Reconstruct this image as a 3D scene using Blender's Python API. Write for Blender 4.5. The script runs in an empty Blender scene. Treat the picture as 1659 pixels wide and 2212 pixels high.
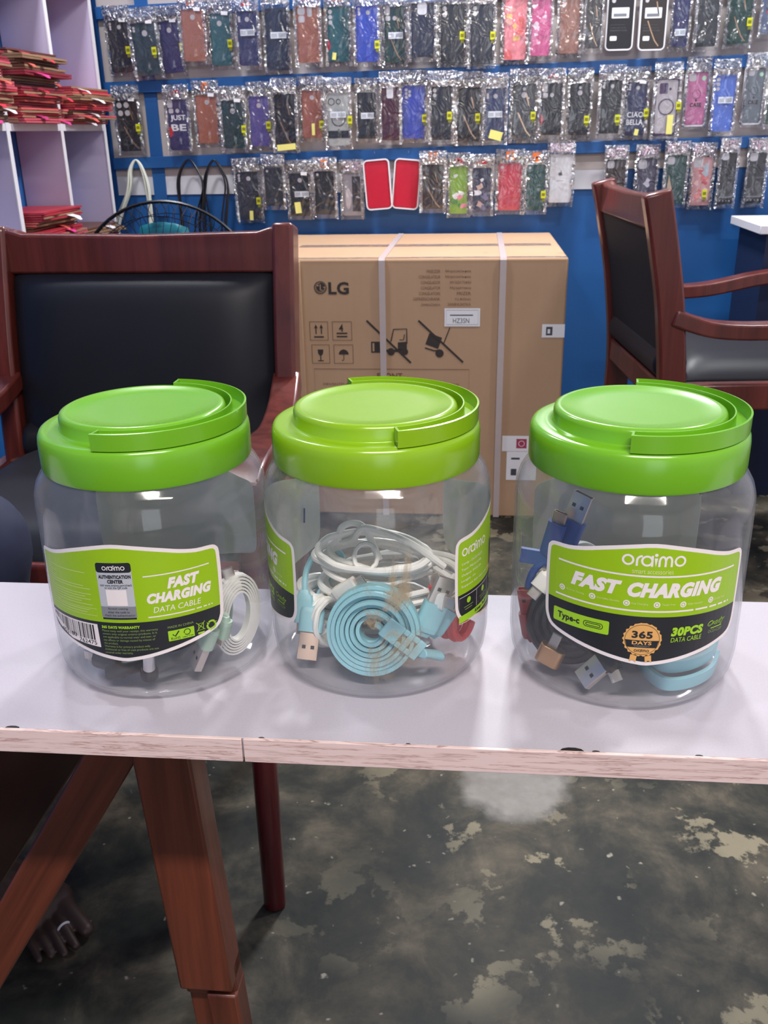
import bpy, bmesh, random
from math import *
from mathutils import Vector, Matrix, Euler
random.seed(7)
scn = bpy.context.scene
COL = scn.collection

# ---------------------------------------------------------------- camera
F = 2000.0
PITCH, YAW, ROLL = radians(22.3), radians(5.65), radians(1.1)
CAM = Vector((0, 0, 1.05))
fwd = Vector((-sin(YAW)*cos(PITCH), cos(YAW)*cos(PITCH), -sin(PITCH)))
r0 = Vector((cos(YAW), sin(YAW), 0)); u0 = r0.cross(fwd)
rgt = cos(ROLL)*r0 - sin(ROLL)*u0
upv = cos(ROLL)*u0 + sin(ROLL)*r0
cd = bpy.data.cameras.new('camera'); cam = bpy.data.objects.new('camera', cd); COL.objects.link(cam)
cam.matrix_world = Matrix((( rgt.x, upv.x, -fwd.x, CAM.x), (rgt.y, upv.y, -fwd.y, CAM.y), (rgt.z, upv.z, -fwd.z, CAM.z), (0, 0, 0, 1)))
cd.sensor_fit = 'VERTICAL'; cd.sensor_height = 36.0; cd.lens = 36.0*F/2212.0
cd.clip_start = 0.02; cd.clip_end = 60
cd.dof.use_dof = True; cd.dof.focus_distance = 0.50; cd.dof.aperture_fstop = 42.0
scn.camera = cam

# ---------------------------------------------------------------- light
scn.view_settings.view_transform = 'Standard'; scn.view_settings.look = 'None'
scn.view_settings.gamma = 1.0; scn.view_settings.exposure = 0.64
scn.view_settings.use_curve_mapping = False
scn.cycles.transparent_max_bounces = 40; scn.cycles.max_bounces = 10
scn.cycles.caustics_reflective = False; scn.cycles.caustics_refractive = False
wd = bpy.data.worlds.new('daylight'); scn.world = wd; wd.use_nodes = True
bg = wd.node_tree.nodes['Background']; bg.inputs[0].default_value = (0.86, 0.92, 1.0, 1); bg.inputs[1].default_value = 1.6
def area(name, loc, size, power, color, rot=(0, 0, 0)):
    l = bpy.data.lights.new(name, 'AREA'); l.shape = 'RECTANGLE'; l.size, l.size_y = size
    l.energy = power; l.color = color
    o = bpy.data.objects.new(name, l); COL.objects.link(o); o.location = loc; o.rotation_euler = rot
    return o
LIGHTS = [((0.16, 2.85, 2.35), (0.24, 0.14), 34, -38, (.97, .98, 1.0)), ((-0.95, 2.10, 2.55), (0.26, 0.12), 13, 0, (.97, .98, 1.0)), ((1.05, 2.10, 2.55), (0.26, 0.12), 15, 0, (.97, .98, 1.0)), ((0.30, -0.70, 2.62), (1.2, 0.10), 40, 0, (1.0, .92, .86))]
for i, (loc, size, p, tx, lc) in enumerate(LIGHTS):
    area('ceiling_lamp_light', loc, size, p, lc, (radians(tx), 0, 0))

# where the ray of a photo pixel meets a real plane of the room
def ray(x, y): return fwd + (x-829.5)/F*rgt - (y-1106.0)/F*upv
def PZ(x, y, z): d = ray(x, y); return CAM + d*((z-CAM.z)/d.z)
def PY(x, y, yy): d = ray(x, y); return CAM + d*(yy/d.y)
def PX(x, y, xx): d = ray(x, y); return CAM + d*(xx/d.x)

# ---------------------------------------------------------------- materials
def lin(c):
    return tuple(((v/255)/12.92 if v/255 <= .04045 else ((v/255+.055)/1.055)**2.4) for v in c) + (1,)
MATS = {}
class NT:
    def __init__(s, name):
        s.m = bpy.data.materials.new(name); s.m.use_nodes = True; s.t = s.m.node_tree; s.t.nodes.clear()
        s.out = s.n('ShaderNodeOutputMaterial')
    def n(s, typ, **kw):
        o = s.t.nodes.new(typ)
        for k, v in kw.items(): setattr(o, k, v)
        return o
    def l(s, a, b): s.t.links.new(a, b)
    def coord(s, scale=(1, 1, 1), kind='Object', rot=(0, 0, 0)):
        tc = s.n('ShaderNodeTexCoord'); mp = s.n('ShaderNodeMapping'); mp.inputs['Scale'].default_value = scale
        mp.inputs['Rotation'].default_value = rot
        s.l(tc.outputs[kind], mp.inputs[0]); return mp.outputs[0]
    def noise(s, vec, scale, detail=4, rough=.55, dist=0):
        o = s.n('ShaderNodeTexNoise'); o.inputs['Scale'].default_value = scale; o.inputs['Detail'].default_value = detail
        o.inputs['Roughness'].default_value = rough; o.inputs['Distortion'].default_value = dist
        if vec: s.l(vec, o.inputs['Vector'])
        return o.outputs['Fac']
    def ramp(s, fac, stops):
        o = s.n('ShaderNodeValToRGB'); e = o.color_ramp.elements
        while len(e) < len(stops): e.new(.5)
        for i, (p, c) in enumerate(stops):
            e[i].position = p; e[i].color = c if len(c) == 4 else lin(c)
        s.l(fac, o.inputs[0]); return o.outputs[0]
    def mix(s, fac, a, b, mode='MIX'):
        o = s.n('ShaderNodeMix', data_type='RGBA', blend_type=mode)
        for v, i in ((fac, 0), (a, 6), (b, 7)):
            if isinstance(v, (int, float)): o.inputs[i].default_value = v
            elif isinstance(v, tuple): o.inputs[i].default_value = v
            else: s.l(v, o.inputs[i])
        return o.outputs[2]
    def math(s, op, a, b=0.0, clamp=False):
        o = s.n('ShaderNodeMath', operation=op, use_clamp=clamp)
        for i, v in enumerate((a, b)):
            if isinstance(v, (int, float)): o.inputs[i].default_value = v
            else: s.l(v, o.inputs[i])
        return o.outputs[0]
    def bump(s, h, strength=.3, dist=.002):
        o = s.n('ShaderNodeBump'); o.inputs['Strength'].default_value = strength; o.inputs['Distance'].default_value = dist
        s.l(h, o.inputs['Height']); return o.outputs[0]
    def bsdf(s, color, rough=.5, metal=0, spec=.5, normal=None, coat=0):
        b = s.n('ShaderNodeBsdfPrincipled')
        for v, k in ((color, 'Base Color'), (rough, 'Roughness')):
            if isinstance(v, (tuple, float, int)): b.inputs[k].default_value = v
            else: s.l(v, b.inputs[k])
        b.inputs['Metallic'].default_value = metal; b.inputs['Specular IOR Level'].default_value = spec
        b.inputs['Coat Weight'].default_value = coat; b.inputs['Coat Roughness'].default_value = .08
        if normal: s.l(normal, b.inputs['Normal'])
        return b.outputs[0]
    def done(s, sh): s.l(sh, s.out.inputs[0]); return s.m

def plain(c, rough=.5, metal=0, var=.12, vscale=30, spec=.5, bump=0, bscale=200, coat=0):
    """even paint / plastic / card with a faint mottle of its own colour"""
    key = ('p', c, rough, metal, var, vscale, spec, bump, bscale, coat)
    if key in MATS: return MATS[key]
    t = NT('surface'); v = t.coord()
    col = lin(c); dk = tuple(x*(1-var) for x in col[:3])+(1,); lt = tuple(min(1, x*(1+var)) for x in col[:3])+(1,)
    cc = t.mix(t.noise(v, vscale), dk, lt) if var else col
    nm = t.bump(t.noise(v, bscale, 3), bump, .001) if bump else None
    MATS[key] = t.done(t.bsdf(cc, rough, metal, spec, nm, coat)); return MATS[key]

def wood(name, dark, light, axis=2, rough=.35, scale=14, coat=.2, spec=.5):
    if name in MATS: return MATS[name]
    t = NT(name); s = [scale*2.2]*3; s[axis] = scale*.09; v = t.coord(tuple(s))
    n1 = t.noise(v, 2.0, 6, .6, .6); v2 = t.coord(tuple(x*6 for x in s)); n2 = t.noise(v2, 2.0, 3, .6)
    c = t.ramp(n1, [(.28, dark), (.72, light)])
    c = t.mix(t.math('MULTIPLY', n2, .45), c, lin(tuple(x*.45 for x in dark)))
    MATS[name] = t.done(t.bsdf(c, rough, 0, spec, t.bump(n2, .12, .001), coat)); return MATS[name]

def clear(name, haze=.06, edge=.22, gloss=1.0, rough=.04, tint=(1, 1, 1, 1), dirt=0, wrinkle=0, wscale=25, hazecol=(235, 238, 245), edgepow=3.2):
    """thin clear plastic: see-through, fresnel gloss, a little milky haze that grows edge-on, optional grime"""
    if name in MATS: return MATS[name]
    t = NT(name)
    tr = t.n('ShaderNodeBsdfTransparent'); tr.inputs[0].default_value = tint
    df = t.n('ShaderNodeBsdfDiffuse'); df.inputs[0].default_value = lin(hazecol)
    tl = t.n('ShaderNodeBsdfTranslucent'); tl.inputs[0].default_value = lin(hazecol)
    gl = t.n('ShaderNodeBsdfAnisotropic'); gl.inputs['Roughness'].default_value = rough
    lw = t.n('ShaderNodeLayerWeight'); lw.inputs[0].default_value = .5
    v = t.coord()
    if wrinkle:
        nm = t.bump(t.noise(v, wscale, 2, .5, 1.2), wrinkle, .02); t.l(nm, gl.inputs['Normal'])
    mh = t.n('ShaderNodeMixShader'); mh.inputs[0].default_value = .45
    t.l(df.outputs[0], mh.inputs[1]); t.l(tl.outputs[0], mh.inputs[2])
    hz = t.math('ADD', t.math('MULTIPLY', t.math('POWER', lw.outputs['Facing'], edgepow), edge), t.math('MULTIPLY', t.noise(v, 40, 5, .7), haze*2), True)
    m1 = t.n('ShaderNodeMixShader'); t.l(hz, m1.inputs[0]); t.l(tr.outputs[0], m1.inputs[1]); t.l(mh.outputs[0], m1.inputs[2])
    sh = m1.outputs[0]
    if dirt:
        dd = t.n('ShaderNodeBsdfDiffuse'); dd.inputs[0].default_value = lin((178, 160, 130)); dn = t.n('ShaderNodeVectorMath', operation='DISTANCE'); t.l(t.coord((1, 1, .62)), dn.inputs[0]); dn.inputs[1].default_value = (.004, -.0665, .040)
        vs = t.coord((1, 1, .55)); k = t.noise(vs, 34, 6, .72, .8)
        k2 = t.noise(v, 14, 2, .5)
        fac = t.math('MULTIPLY', t.ramp(k, [(.52, (0, 0, 0, 1)), (.62, (1, 1, 1, 1))]), t.ramp(k2, [(.36, (0, 0, 0, 1)), (.5, (1, 1, 1, 1))]))
        fac = t.math('MULTIPLY', t.math('MULTIPLY', fac, dirt), t.math('ADD', .12, t.ramp(dn.outputs['Value'], [(.016, (1, 1, 1, 1)), (.034, (0, 0, 0, 1))])))
        m3 = t.n('ShaderNodeMixShader'); t.l(fac, m3.inputs[0]); t.l(sh, m3.inputs[1]); t.l(dd.outputs[0], m3.inputs[2]); sh = m3.outputs[0]
    if wrinkle: t.l(nm, lw.inputs['Normal'])
    fre = t.math('ADD', t.math('MULTIPLY', t.math('POWER', lw.outputs['Facing'], 5.0), .55), .035)
    m2 = t.n('ShaderNodeMixShader'); t.l(t.math('MULTIPLY', fre, gloss, True), m2.inputs[0]); t.l(sh, m2.inputs[1]); t.l(gl.outputs[0], m2.inputs[2])
    MATS[name] = t.done(m2.outputs[0]); return MATS[name]

# ---------------------------------------------------------------- mesh builder
class MB:
    def __init__(s, M=None): s.v = []; s.f = []; s.mi = []; s.M = M or Matrix()
    def add(s, vs, fs, mi=0, M=None):
        T = s.M @ M if M is not None else s.M; b = len(s.v)
        s.v += [T @ Vector(p) for p in vs]
        s.f += [tuple(b+i for i in f) for f in fs]; s.mi += [mi]*len(fs); return s
    def box(s, c, d, mi=0, rot=None):
        x, y, z = d[0]/2, d[1]/2, d[2]/2
        vs = [(-x,-y,-z),(x,-y,-z),(x,y,-z),(-x,y,-z),(-x,-y,z),(x,-y,z),(x,y,z),(-x,y,z)]
        fs = [(0,3,2,1),(4,5,6,7),(0,1,5,4),(1,2,6,5),(2,3,7,6),(3,0,4,7)]
        M = Matrix.Translation(c)
        if rot: M = M @ Euler(rot).to_matrix().to_4x4()
        return s.add(vs, fs, mi, M)
    def lathe(s, prof, n=64, mi=0, M=None, loop=False, a0=0, a1=2*pi):
        full = abs(a1-a0-2*pi) < 1e-6; k = len(prof); cols = n if full else n+1
        vs = [(r*cos(a0+(a1-a0)*i/n), r*sin(a0+(a1-a0)*i/n), z) for i in range(cols) for r, z in prof]
        fs = []
        for i in range(n):
            j = (i+1) % cols
            for q in range(k if loop else k-1):
                q2 = (q+1) % k; fs.append((i*k+q, j*k+q, j*k+q2, i*k+q2))
        if not full and loop: fs += [tuple(range(k))[::-1], tuple(n*k+q for q in range(k))]
        return s.add(vs, fs, mi, M)
    def tube(s, path, r, n=8, mi=0, cap=True, closed=False, flat=1.0):
        P = [Vector(p) for p in path]; m = len(P)
        R = r if isinstance(r, (list, tuple)) else [r]*m
        vs = []; nrm = None
        for i in range(m):
            if closed: t = P[(i+1) % m]-P[i-1]
            else: t = P[min(i+1, m-1)]-P[max(i-1, 0)]
            t = t.normalized() if t.length > 1e-9 else Vector((0, 0, 1))
            if nrm is None:
                nrm = t.orthogonal().normalized() if abs(t.z) > .9 else Vector((0, 0, 1)).cross(t).normalized()
            nrm = (nrm - t*nrm.dot(t)); nrm = nrm.normalized() if nrm.length > 1e-6 else t.orthogonal().normalized()
            bi = t.cross(nrm)
            for q in range(n):
                a = 2*pi*q/n; vs.append(P[i] + nrm*(cos(a)*R[i]) + bi*(sin(a)*R[i]*flat))
        fs = []
        for i in range(m if closed else m-1):
            j = (i+1) % m
            for q in range(n): fs.append((i*n+q, i*n+(q+1) % n, j*n+(q+1) % n, j*n+q))
        if cap and not closed:
            fs += [tuple(range(n))[::-1], tuple((m-1)*n+q for q in range(n))]
        return s.add(vs, fs, mi)
    def sweep(s, path, sec, side, mi=0, closed=False):
        """path of points with a fixed section [(a,b)] laid along side[i] (unit) and tangent x side"""
        P = [Vector(p) for p in path]; m = len(P); k = len(sec); vs = []
        for i in range(m):
            t = (P[(i+1) % m]-P[i-1]) if closed else (P[min(i+1, m-1)]-P[max(i-1, 0)])
            t.normalize(); a = Vector(side[i] if isinstance(side, list) else side); a = (a-t*a.dot(t)).normalized(); b = t.cross(a)
            vs += [P[i]+a*x+b*y for x, y in sec]
        fs = []
        for i in range(m if closed else m-1):
            j = (i+1) % m
            for q in range(k): fs.append((i*k+q, i*k+(q+1) % k, j*k+(q+1) % k, j*k+q))
        if not closed: fs += [tuple(range(k))[::-1], tuple((m-1)*k+q for q in range(k))]
        return s.add(vs, fs, mi)
    def prism(s, poly, h, M, mi=0):
        k = len(poly); vs = [(x, y, 0) for x, y in poly]+[(x, y, h) for x, y in poly]
        fs = [tuple(range(k))[::-1], tuple(range(k, 2*k))]+[(i, (i+1) % k, k+(i+1) % k, k+i) for i in range(k)]
        return s.add(vs, fs, mi, M)
    def ball(s, c, r, mi=0, n=12, sq=(1, 1, 1)):
        prof = [(max(1e-5, cos(-pi/2+pi*i/n)), sin(-pi/2+pi*i/n)) for i in range(n+1)]
        return s.lathe(prof, n*2, mi, Matrix.Translation(c) @ Matrix.Diagonal((r*sq[0], r*sq[1], r*sq[2], 1)))
    def build(s, name, mats, parent=None, smooth=True, bevel=0, seg=2, sub=0, angle=40, loc=None, remesh=0):
        me = bpy.data.meshes.new(name); inv = Matrix()
        vs = s.v
        if loc is not None: vs = [v-Vector(loc) for v in vs]
        me.from_pydata([tuple(v) for v in vs], [], s.f); me.update()
        for m in (mats if isinstance(mats, (list, tuple)) else [mats]): me.materials.append(m)
        me.polygons.foreach_set('material_index', s.mi)
        bm = bmesh.new(); bm.from_mesh(me); bmesh.ops.recalc_face_normals(bm, faces=bm.faces); bm.to_mesh(me); bm.free()
        o = bpy.data.objects.new(name, me); COL.objects.link(o)
        if loc is not None: o.location = loc
        if parent: o.parent = parent
        if remesh:
            q = o.modifiers.new('r', 'REMESH'); q.mode = 'VOXEL'; q.voxel_size = remesh; q.use_smooth_shade = True
            q2 = o.modifiers.new('s', 'SMOOTH'); q2.iterations = 2; q2.factor = .5
        if bevel:
            q = o.modifiers.new('b', 'BEVEL'); q.width = bevel; q.segments = seg; q.limit_method = 'ANGLE'; q.angle_limit = radians(35)
        if sub:
            q = o.modifiers.new('s', 'SUBSURF'); q.levels = sub; q.render_levels = sub
        if smooth:
            me.polygons.foreach_set('use_smooth', [True]*len(me.polygons))
            if not sub and not remesh: me.set_sharp_from_angle(angle=radians(angle))
        return o
def thing(name, label, cat, loc=(0, 0, 0), rot=(0, 0, 0), group=None):
    o = bpy.data.objects.new(name, None); COL.objects.link(o); o.empty_display_size = .02
    o.location = loc; o.rotation_euler = rot; o['label'] = label; o['category'] = cat
    if group: o['group'] = group
    return o
def tag(o, label, cat, group=None):
    o['label'] = label; o['category'] = cat
    if group: o['group'] = group
    return o
def struct(o): o['kind'] = 'structure'; return o

# ---------------------------------------------------------------- flat printing (text, marks) mapped onto real surfaces
TXT = {}
def text2d(body, bold=0, shear=0):
    k = (body, bold, shear)
    if k in TXT: return TXT[k]
    cu = bpy.data.curves.new('t', 'FONT'); cu.body = body; cu.size = 1; cu.shear = shear; cu.offset = bold; cu.resolution_u = 3
    cu.space_character = 1.0+bold*1.5
    o = bpy.data.objects.new('t', cu); COL.objects.link(o)
    dg = bpy.context.evaluated_depsgraph_get(); me = bpy.data.meshes.new_from_object(o.evaluated_get(dg))
    vs = [(v.co.x, v.co.y) for v in me.vertices]; fs = [tuple(p.vertices) for p in me.polygons]
    bpy.data.objects.remove(o); bpy.data.curves.remove(cu); bpy.data.meshes.remove(me)
    if not vs: vs, fs = [(0, 0), (1, 0), (0, 1)], []
    x0 = min(v[0] for v in vs); x1 = max(v[0] for v in vs); y0 = min(v[1] for v in vs); y1 = max(v[1] for v in vs)
    TXT[k] = ([((x-x0)/(x1-x0), (y-y0)/(y1-y0)) for x, y in vs], fs); return TXT[k]
class Print:
    """collects 2-D shapes (with a layer and a material slot) and lays them on a surface f(u,v,layer)"""
    def __init__(s): s.items = []
    def shape(s, v, f, mi, layer): s.items.append((v, f, mi, layer)); return s
    def poly(s, pts, mi, layer=1): return s.shape(list(pts), [tuple(range(len(pts)))], mi, layer)
    def rect(s, x0, y0, x1, y1, mi, layer=1): return s.poly([(x0, y0), (x1, y0), (x1, y1), (x0, y1)], mi, layer)
    def rrect(s, x0, y0, x1, y1, r, mi, layer=1): return s.poly(rr(x0, y0, x1, y1, r), mi, layer)
    def disc(s, x, y, r, mi, layer=1, n=24, ry=None): return s.poly([(x+r*cos(2*pi*i/n), y+(ry or r)*sin(2*pi*i/n)) for i in range(n)], mi, layer)
    def text(s, body, x0, y0, x1, y1, mi, layer=2, bold=0, shear=0, rot=0):
        v, f = text2d(body, bold, shear); c, d = cos(rot), sin(rot)
        vs = [(x0+(x1-x0)*a, y0+(y1-y0)*b) for a, b in v]
        if rot: vs = [(x0+(x-x0)*c-(y-y0)*d, y0+(x-x0)*d+(y-y0)*c) for x, y in vs]
        return s.shape(vs, f, mi, layer)
    def stroke(s, pts, w, mi, layer=2, closed=False):
        n = len(pts); L = []; R = []
        for i in range(n):
            a = pts[(i-1) % n] if (closed or i > 0) else pts[i]; b = pts[(i+1) % n] if (closed or i < n-1) else pts[i]
            dx, dy = b[0]-a[0], b[1]-a[1]; l = hypot(dx, dy) or 1; nx, ny = -dy/l*w/2, dx/l*w/2
            L.append((pts[i][0]+nx, pts[i][1]+ny)); R.append((pts[i][0]-nx, pts[i][1]-ny))
        fs = [(i, (i+1) % n, n+(i+1) % n, n+i) for i in range(n if closed else n-1)]
        return s.shape(L+R, fs, mi, layer)
    def ring(s, x, y, r, w, mi, layer=2, a0=0, a1=360, n=28, ry=None):
        cl = abs(a1-a0) >= 360
        pts = [(x+r*cos(radians(a0+(a1-a0)*i/n)), y+(ry or r)*sin(radians(a0+(a1-a0)*i/n))) for i in range(n if cl else n+1)]
        return s.stroke(pts, w, mi, layer, cl)
    def lay(s, mb, f, step=0, clip=None):
        for v, fs, mi, layer in s.items:
            bm = bmesh.new(); vv = [bm.verts.new((x, y, 0)) for x, y in v]
            for q in fs:
                try: bm.faces.new([vv[i] for i in q])
                except ValueError: pass
            bmesh.ops.triangulate(bm, faces=bm.faces[:])
            if step and v:
                xs = [p[0] for p in v]; k = ceil(min(xs)/step)
                while k*step < max(xs):
                    bmesh.ops.bisect_plane(bm, geom=bm.verts[:]+bm.edges[:]+bm.faces[:], plane_co=(k*step, 0, 0), plane_no=(1, 0, 0)); k += 1
            if clip:
                for co, no in clip:
                    bmesh.ops.bisect_plane(bm, geom=bm.verts[:]+bm.edges[:]+bm.faces[:], plane_co=co, plane_no=no, clear_outer=True)
            bm.verts.index_update()
            mb.add([f(p.co.x, p.co.y, layer) for p in bm.verts], [tuple(p.index for p in q.verts) for q in bm.faces], mi); bm.free()
def rr(x0, y0, x1, y1, r, n=4):
    o = []
    for cx, cy, a in ((x1-r, y1-r, 0), (x0+r, y1-r, 90), (x0+r, y0+r, 180), (x1-r, y0+r, 270)):
        o += [(cx+r*cos(radians(a+90*i/n)), cy+r*sin(radians(a+90*i/n))) for i in range(n+1)]
    return o
def inset(poly, d):
    n = len(poly); out = []; A = sum(poly[i][0]*poly[(i+1) % n][1]-poly[(i+1) % n][0]*poly[i][1] for i in range(n)); sg = 1 if A > 0 else -1
    for i in range(n):
        a, b, c = poly[i-1], poly[i], poly[(i+1) % n]
        n1 = Vector((-(b[1]-a[1]), b[0]-a[0])).normalized(); n2 = Vector((-(c[1]-b[1]), c[0]-b[0])).normalized()
        m = (n1+n2); m = m/max(.35, m.dot(n1)); out.append((b[0]+m.x*d*sg, b[1]+m.y*d*sg))
    return out
def smooth_path(pts, n=6, closed=False):
    P = [Vector(p) for p in pts]; m = len(P); out = []
    for i in range(m if closed else m-1):
        g = lambda k: P[k % m] if closed else P[max(0, min(m-1, k))]
        p0, p1, p2, p3 = g(i-1), g(i), g(i+1), g(i+2)
        for q in range(n):
            t = q/n; out.append(.5*((2*p1)+(p2-p0)*t+(2*p0-5*p1+4*p2-p3)*t*t+(3*p1-p0-3*p2+p3)*t**3))
    if not closed: out.append(P[-1])
    return out
# ================================================================ the room
WY = 3.22           # back wall
def concrete():
    t = NT('worn_cement'); v = t.coord()
    n = t.noise(v, 7.0, 9, .66, .3); c = t.ramp(n, [(.34, (28, 31, 29)), (.46, (48, 49, 44)), (.56, (74, 70, 60)), (.70, (110, 102, 87))])
    k = t.noise(v, 9, 7, .62, .15); k2 = t.noise(v, 2.6, 2)
    pf = t.math('MULTIPLY', t.ramp(k, [(.55, (0, 0, 0, 1)), (.575, (1, 1, 1, 1))]), t.ramp(k2, [(.42, (0, 0, 0, 1)), (.55, (1, 1, 1, 1))]))
    sx = t.n('ShaderNodeSeparateXYZ'); t.l(v, sx.inputs[0]); pf = t.math('MULTIPLY', pf, t.ramp(t.math('ADD', sx.outputs[0], .5), [(.18, (0, 0, 0, 1)), (.5, (1, 1, 1, 1))]))  # pale patches fade out to the left, standing in for the shade there
    c = t.mix(t.math('MULTIPLY', pf, .75), c, lin((152, 143, 118)))
    sp = t.noise(v, 46, 2, .5); c = t.mix(t.math('MULTIPLY', t.ramp(sp, [(.7, (0, 0, 0, 1)), (.76, (1, 1, 1, 1))]), .6), c, lin((190, 184, 165)))
    # the pale worn patch behind the table
    p = PZ(1110, 1690, 0); d = t.n('ShaderNodeVectorMath', operation='DISTANCE'); tc = t.n('ShaderNodeTexCoord')
    t.l(tc.outputs['Object'], d.inputs[0]); d.inputs[1].default_value = (p.x, p.y, 0)
    dn = t.math('ADD', d.outputs['Value'], t.math('MULTIPLY', t.noise(v, 20, 5), .06))
    c = t.mix(t.ramp(dn, [(.105, (1, 1, 1, 1)), (.135, (0, 0, 0, 1))]), c, t.mix(t.noise(v, 30, 4), lin((108, 104, 98)), lin((158, 154, 148))))
    return t.done(t.bsdf(c, t.math('ADD', .42, t.math('MULTIPLY', n, .3)), 0, .22, t.bump(k, .15, .002)))
M_blue = plain((34, 94, 160), .42, var=.1, vscale=3)
M_wallw = plain((214, 208, 214), .6, var=.04, vscale=4)
M_board = plain((196, 186, 182), .5, var=.06, vscale=6)
M_whitepanel = plain((226, 226, 232), .4, var=.03)
M_lilac = plain((206, 194, 222), .45, var=.05, vscale=3)
M_edge = plain((232, 230, 236), .4, var=.03)
def slab(name, a, b, mat):
    m = MB(); m.box([(a[i]+b[i])/2 for i in range(3)], [abs(b[i]-a[i]) for i in range(3)]); return struct(m.build(name, mat, smooth=False))
slab('floor', (-2.0, -2.6, -.05), (2.3, WY, 0), concrete())
slab('ceiling', (-2.0, -2.6, 2.75), (2.3, WY, 2.8), M_wallw)
slab('wall_back', (-2.0, WY, -.05), (2.3, WY+.1, 2.8), M_blue)
slab('wall_left', (-1.42, -2.6, 0), (-1.318, WY, 2.75), M_blue)
slab('wall_right', (2.2, -2.6, 0), (2.3, WY, 2.75), M_wallw)
# shop front behind the photographer: wall with an open doorway that lets daylight in
m = MB()
m.box((-.9, -2.55, 1.375), (2.2, .1, 2.75)); m.box((1.75, -2.55, 1.375), (1.1, .1, 2.75)); m.box((.7, -2.55, 2.5), (1.0, .1, .5))
struct(m.build('wall_front', M_wallw, smooth=False))

RX0, RX1 = -1.20, 2.15
def railz(px, py): return PY(px, py, WY-.02)
TILT = .0165
def panel(name, x0, x1, z0, z1, y, t, mat):
    mm = MB(); mm.box(((x0+x1)/2, y-t/2, (z0+z1)/2), (x1-x0, t, z1-z0)); return struct(mm.build(name, mat, smooth=False))
panel('trim_1', RX0, RX1, .928, 1.9, WY, .006, M_board)
panel('trim_2', RX0, .43, .868, .928, WY, .005, M_whitepanel)
for i, x in enumerate((-1.053, .108, 1.27)):
    panel('trim_%d' % (3+i), x-.021, x+.021, .80, 1.9, WY-.006, .006, M_blue)
M_steel = plain((190, 190, 195), .25, 1, var=0)
RAILS = []
for k, (z, word) in enumerate(((1.412, 'top'), (1.197, 'middle'), (.968, 'lowest'))):
    o = thing('display_rail', 'long blue wooden slat on the back wall carrying the %s row of phone cases' % word, 'rail', (RX0, WY-.006, z), (0, -TILT, 0), 'blue display slats')
    mm = MB(); mm.box((( RX1-RX0)/2, -.012, 0), (RX1-RX0, .014, .036)); mm.build('slat', M_blue, o, bevel=.002)
    RAILS.append(o)
o = thing('display_rail', 'blue wooden slat crossing the wall above the top row of phone cases', 'rail', (RX0, WY-.006, 1.63), (0, -TILT, 0), 'blue display slats')
mm = MB(); mm.box(((RX1-RX0)/2, -.012, 0), (RX1-RX0, .014, .036)); mm.build('slat', M_blue, o, bevel=.002)

# ceiling lamps
for i, (loc, size, p, tx, lc) in enumerate(LIGHTS):
    w = ('on the back wall above the phone cases', 'above the shelf unit', 'above the right armchair', 'above the photographer')[i]
    o = thing('ceiling_lamp', 'white batten lamp ' + ('' if i == 0 else 'on the ceiling ') + w, 'lamp', (loc[0], loc[1], loc[2]+.11), (radians(tx), 0, 0), group='ceiling batten lamps')
    mm = MB(); mm.box((0, 0, -.03), (size[0]+.06, size[1]+.02, .06)); mm.build('housing', M_edge, o, bevel=.006)
    if i == 0: mm = MB(); mm.box((0, .11, -.02), (.05, .26, .04)); mm.build('bracket', M_edge, o, bevel=.004)
    mm = MB(); L = max(size)/2
    pa = [(-L, 0, -.078), (L, 0, -.078)] if size[0] > size[1] else [(0, -L, -.078), (0, L, -.078)]
    mm.tube(pa, .013, 12); mm.build('tube', plain((245, 245, 240), .3, var=0), o)

# ================================================================ the narrow table with its timber frame
TZ = .75
M_wood = wood('red_brown_timber', (62, 27, 18), (130, 66, 44), 2, .4, 10)
M_woodx = wood('red_brown_timber_long', (66, 30, 20), (116, 66, 42), 0, .45, 10)
def edgeband():
    t = NT('pink_woodgrain_edge'); v = t.coord((14, 60, 330)); n = t.noise(v, 1.5, 4, .62, .5); n2 = t.noise(t.coord((30, 60, 520)), 1.3, 3, .6, .3)
    c = t.ramp(n, [(.0, (230, 206, 200)), (.53, (228, 202, 196)), (.57, (176, 140, 132)), (.60, (226, 200, 194)), (.66, (222, 194, 188)), (.69, (180, 146, 138)), (.71, (228, 202, 196))])
    c = t.mix(t.math('MULTIPLY', t.ramp(n2, [(.6, (0, 0, 0, 1)), (.66, (1, 1, 1, 1))]), .4), c, lin((172, 138, 128)))
    return t.done(t.bsdf(c, .4))
M_band = edgeband()
def laminate():
    t = NT('white_laminate'); v = t.coord(); n = t.noise(v, 900, 2); n2 = t.noise(v, 7, 4)
    c = t.mix(n, lin((178, 172, 182)), lin((193, 188, 198))); c = t.mix(t.math('MULTIPLY', n2, .12), c, lin((156, 148, 158)))
    return t.done(t.bsdf(c, t.math('ADD', .44, t.math('MULTIPLY', n2, .16)), 0, .4, t.bump(t.noise(v, 500, 2), .05, .0005)))
tb = thing('table', 'narrow white laminate table with pink woodgrain edge on a red-brown timber frame', 'table', (-.12, .49, 0))
o = Vector((-.12, .49, 0))
mm = MB(); mm.box((0.02, .0045, TZ-.0075), (1.62, .175, .013)); mm.build('table_top', laminate(), tb, bevel=.0006)
for x0, x1 in ((-.79, .0005), (.0015, .83)):
    mm = MB(); mm.box(((x0+x1)/2, -.0845, TZ-.0076), (x1-x0, .0022, .0146)); mm.build('edge_band', M_band, tb, bevel=.0003)
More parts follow.
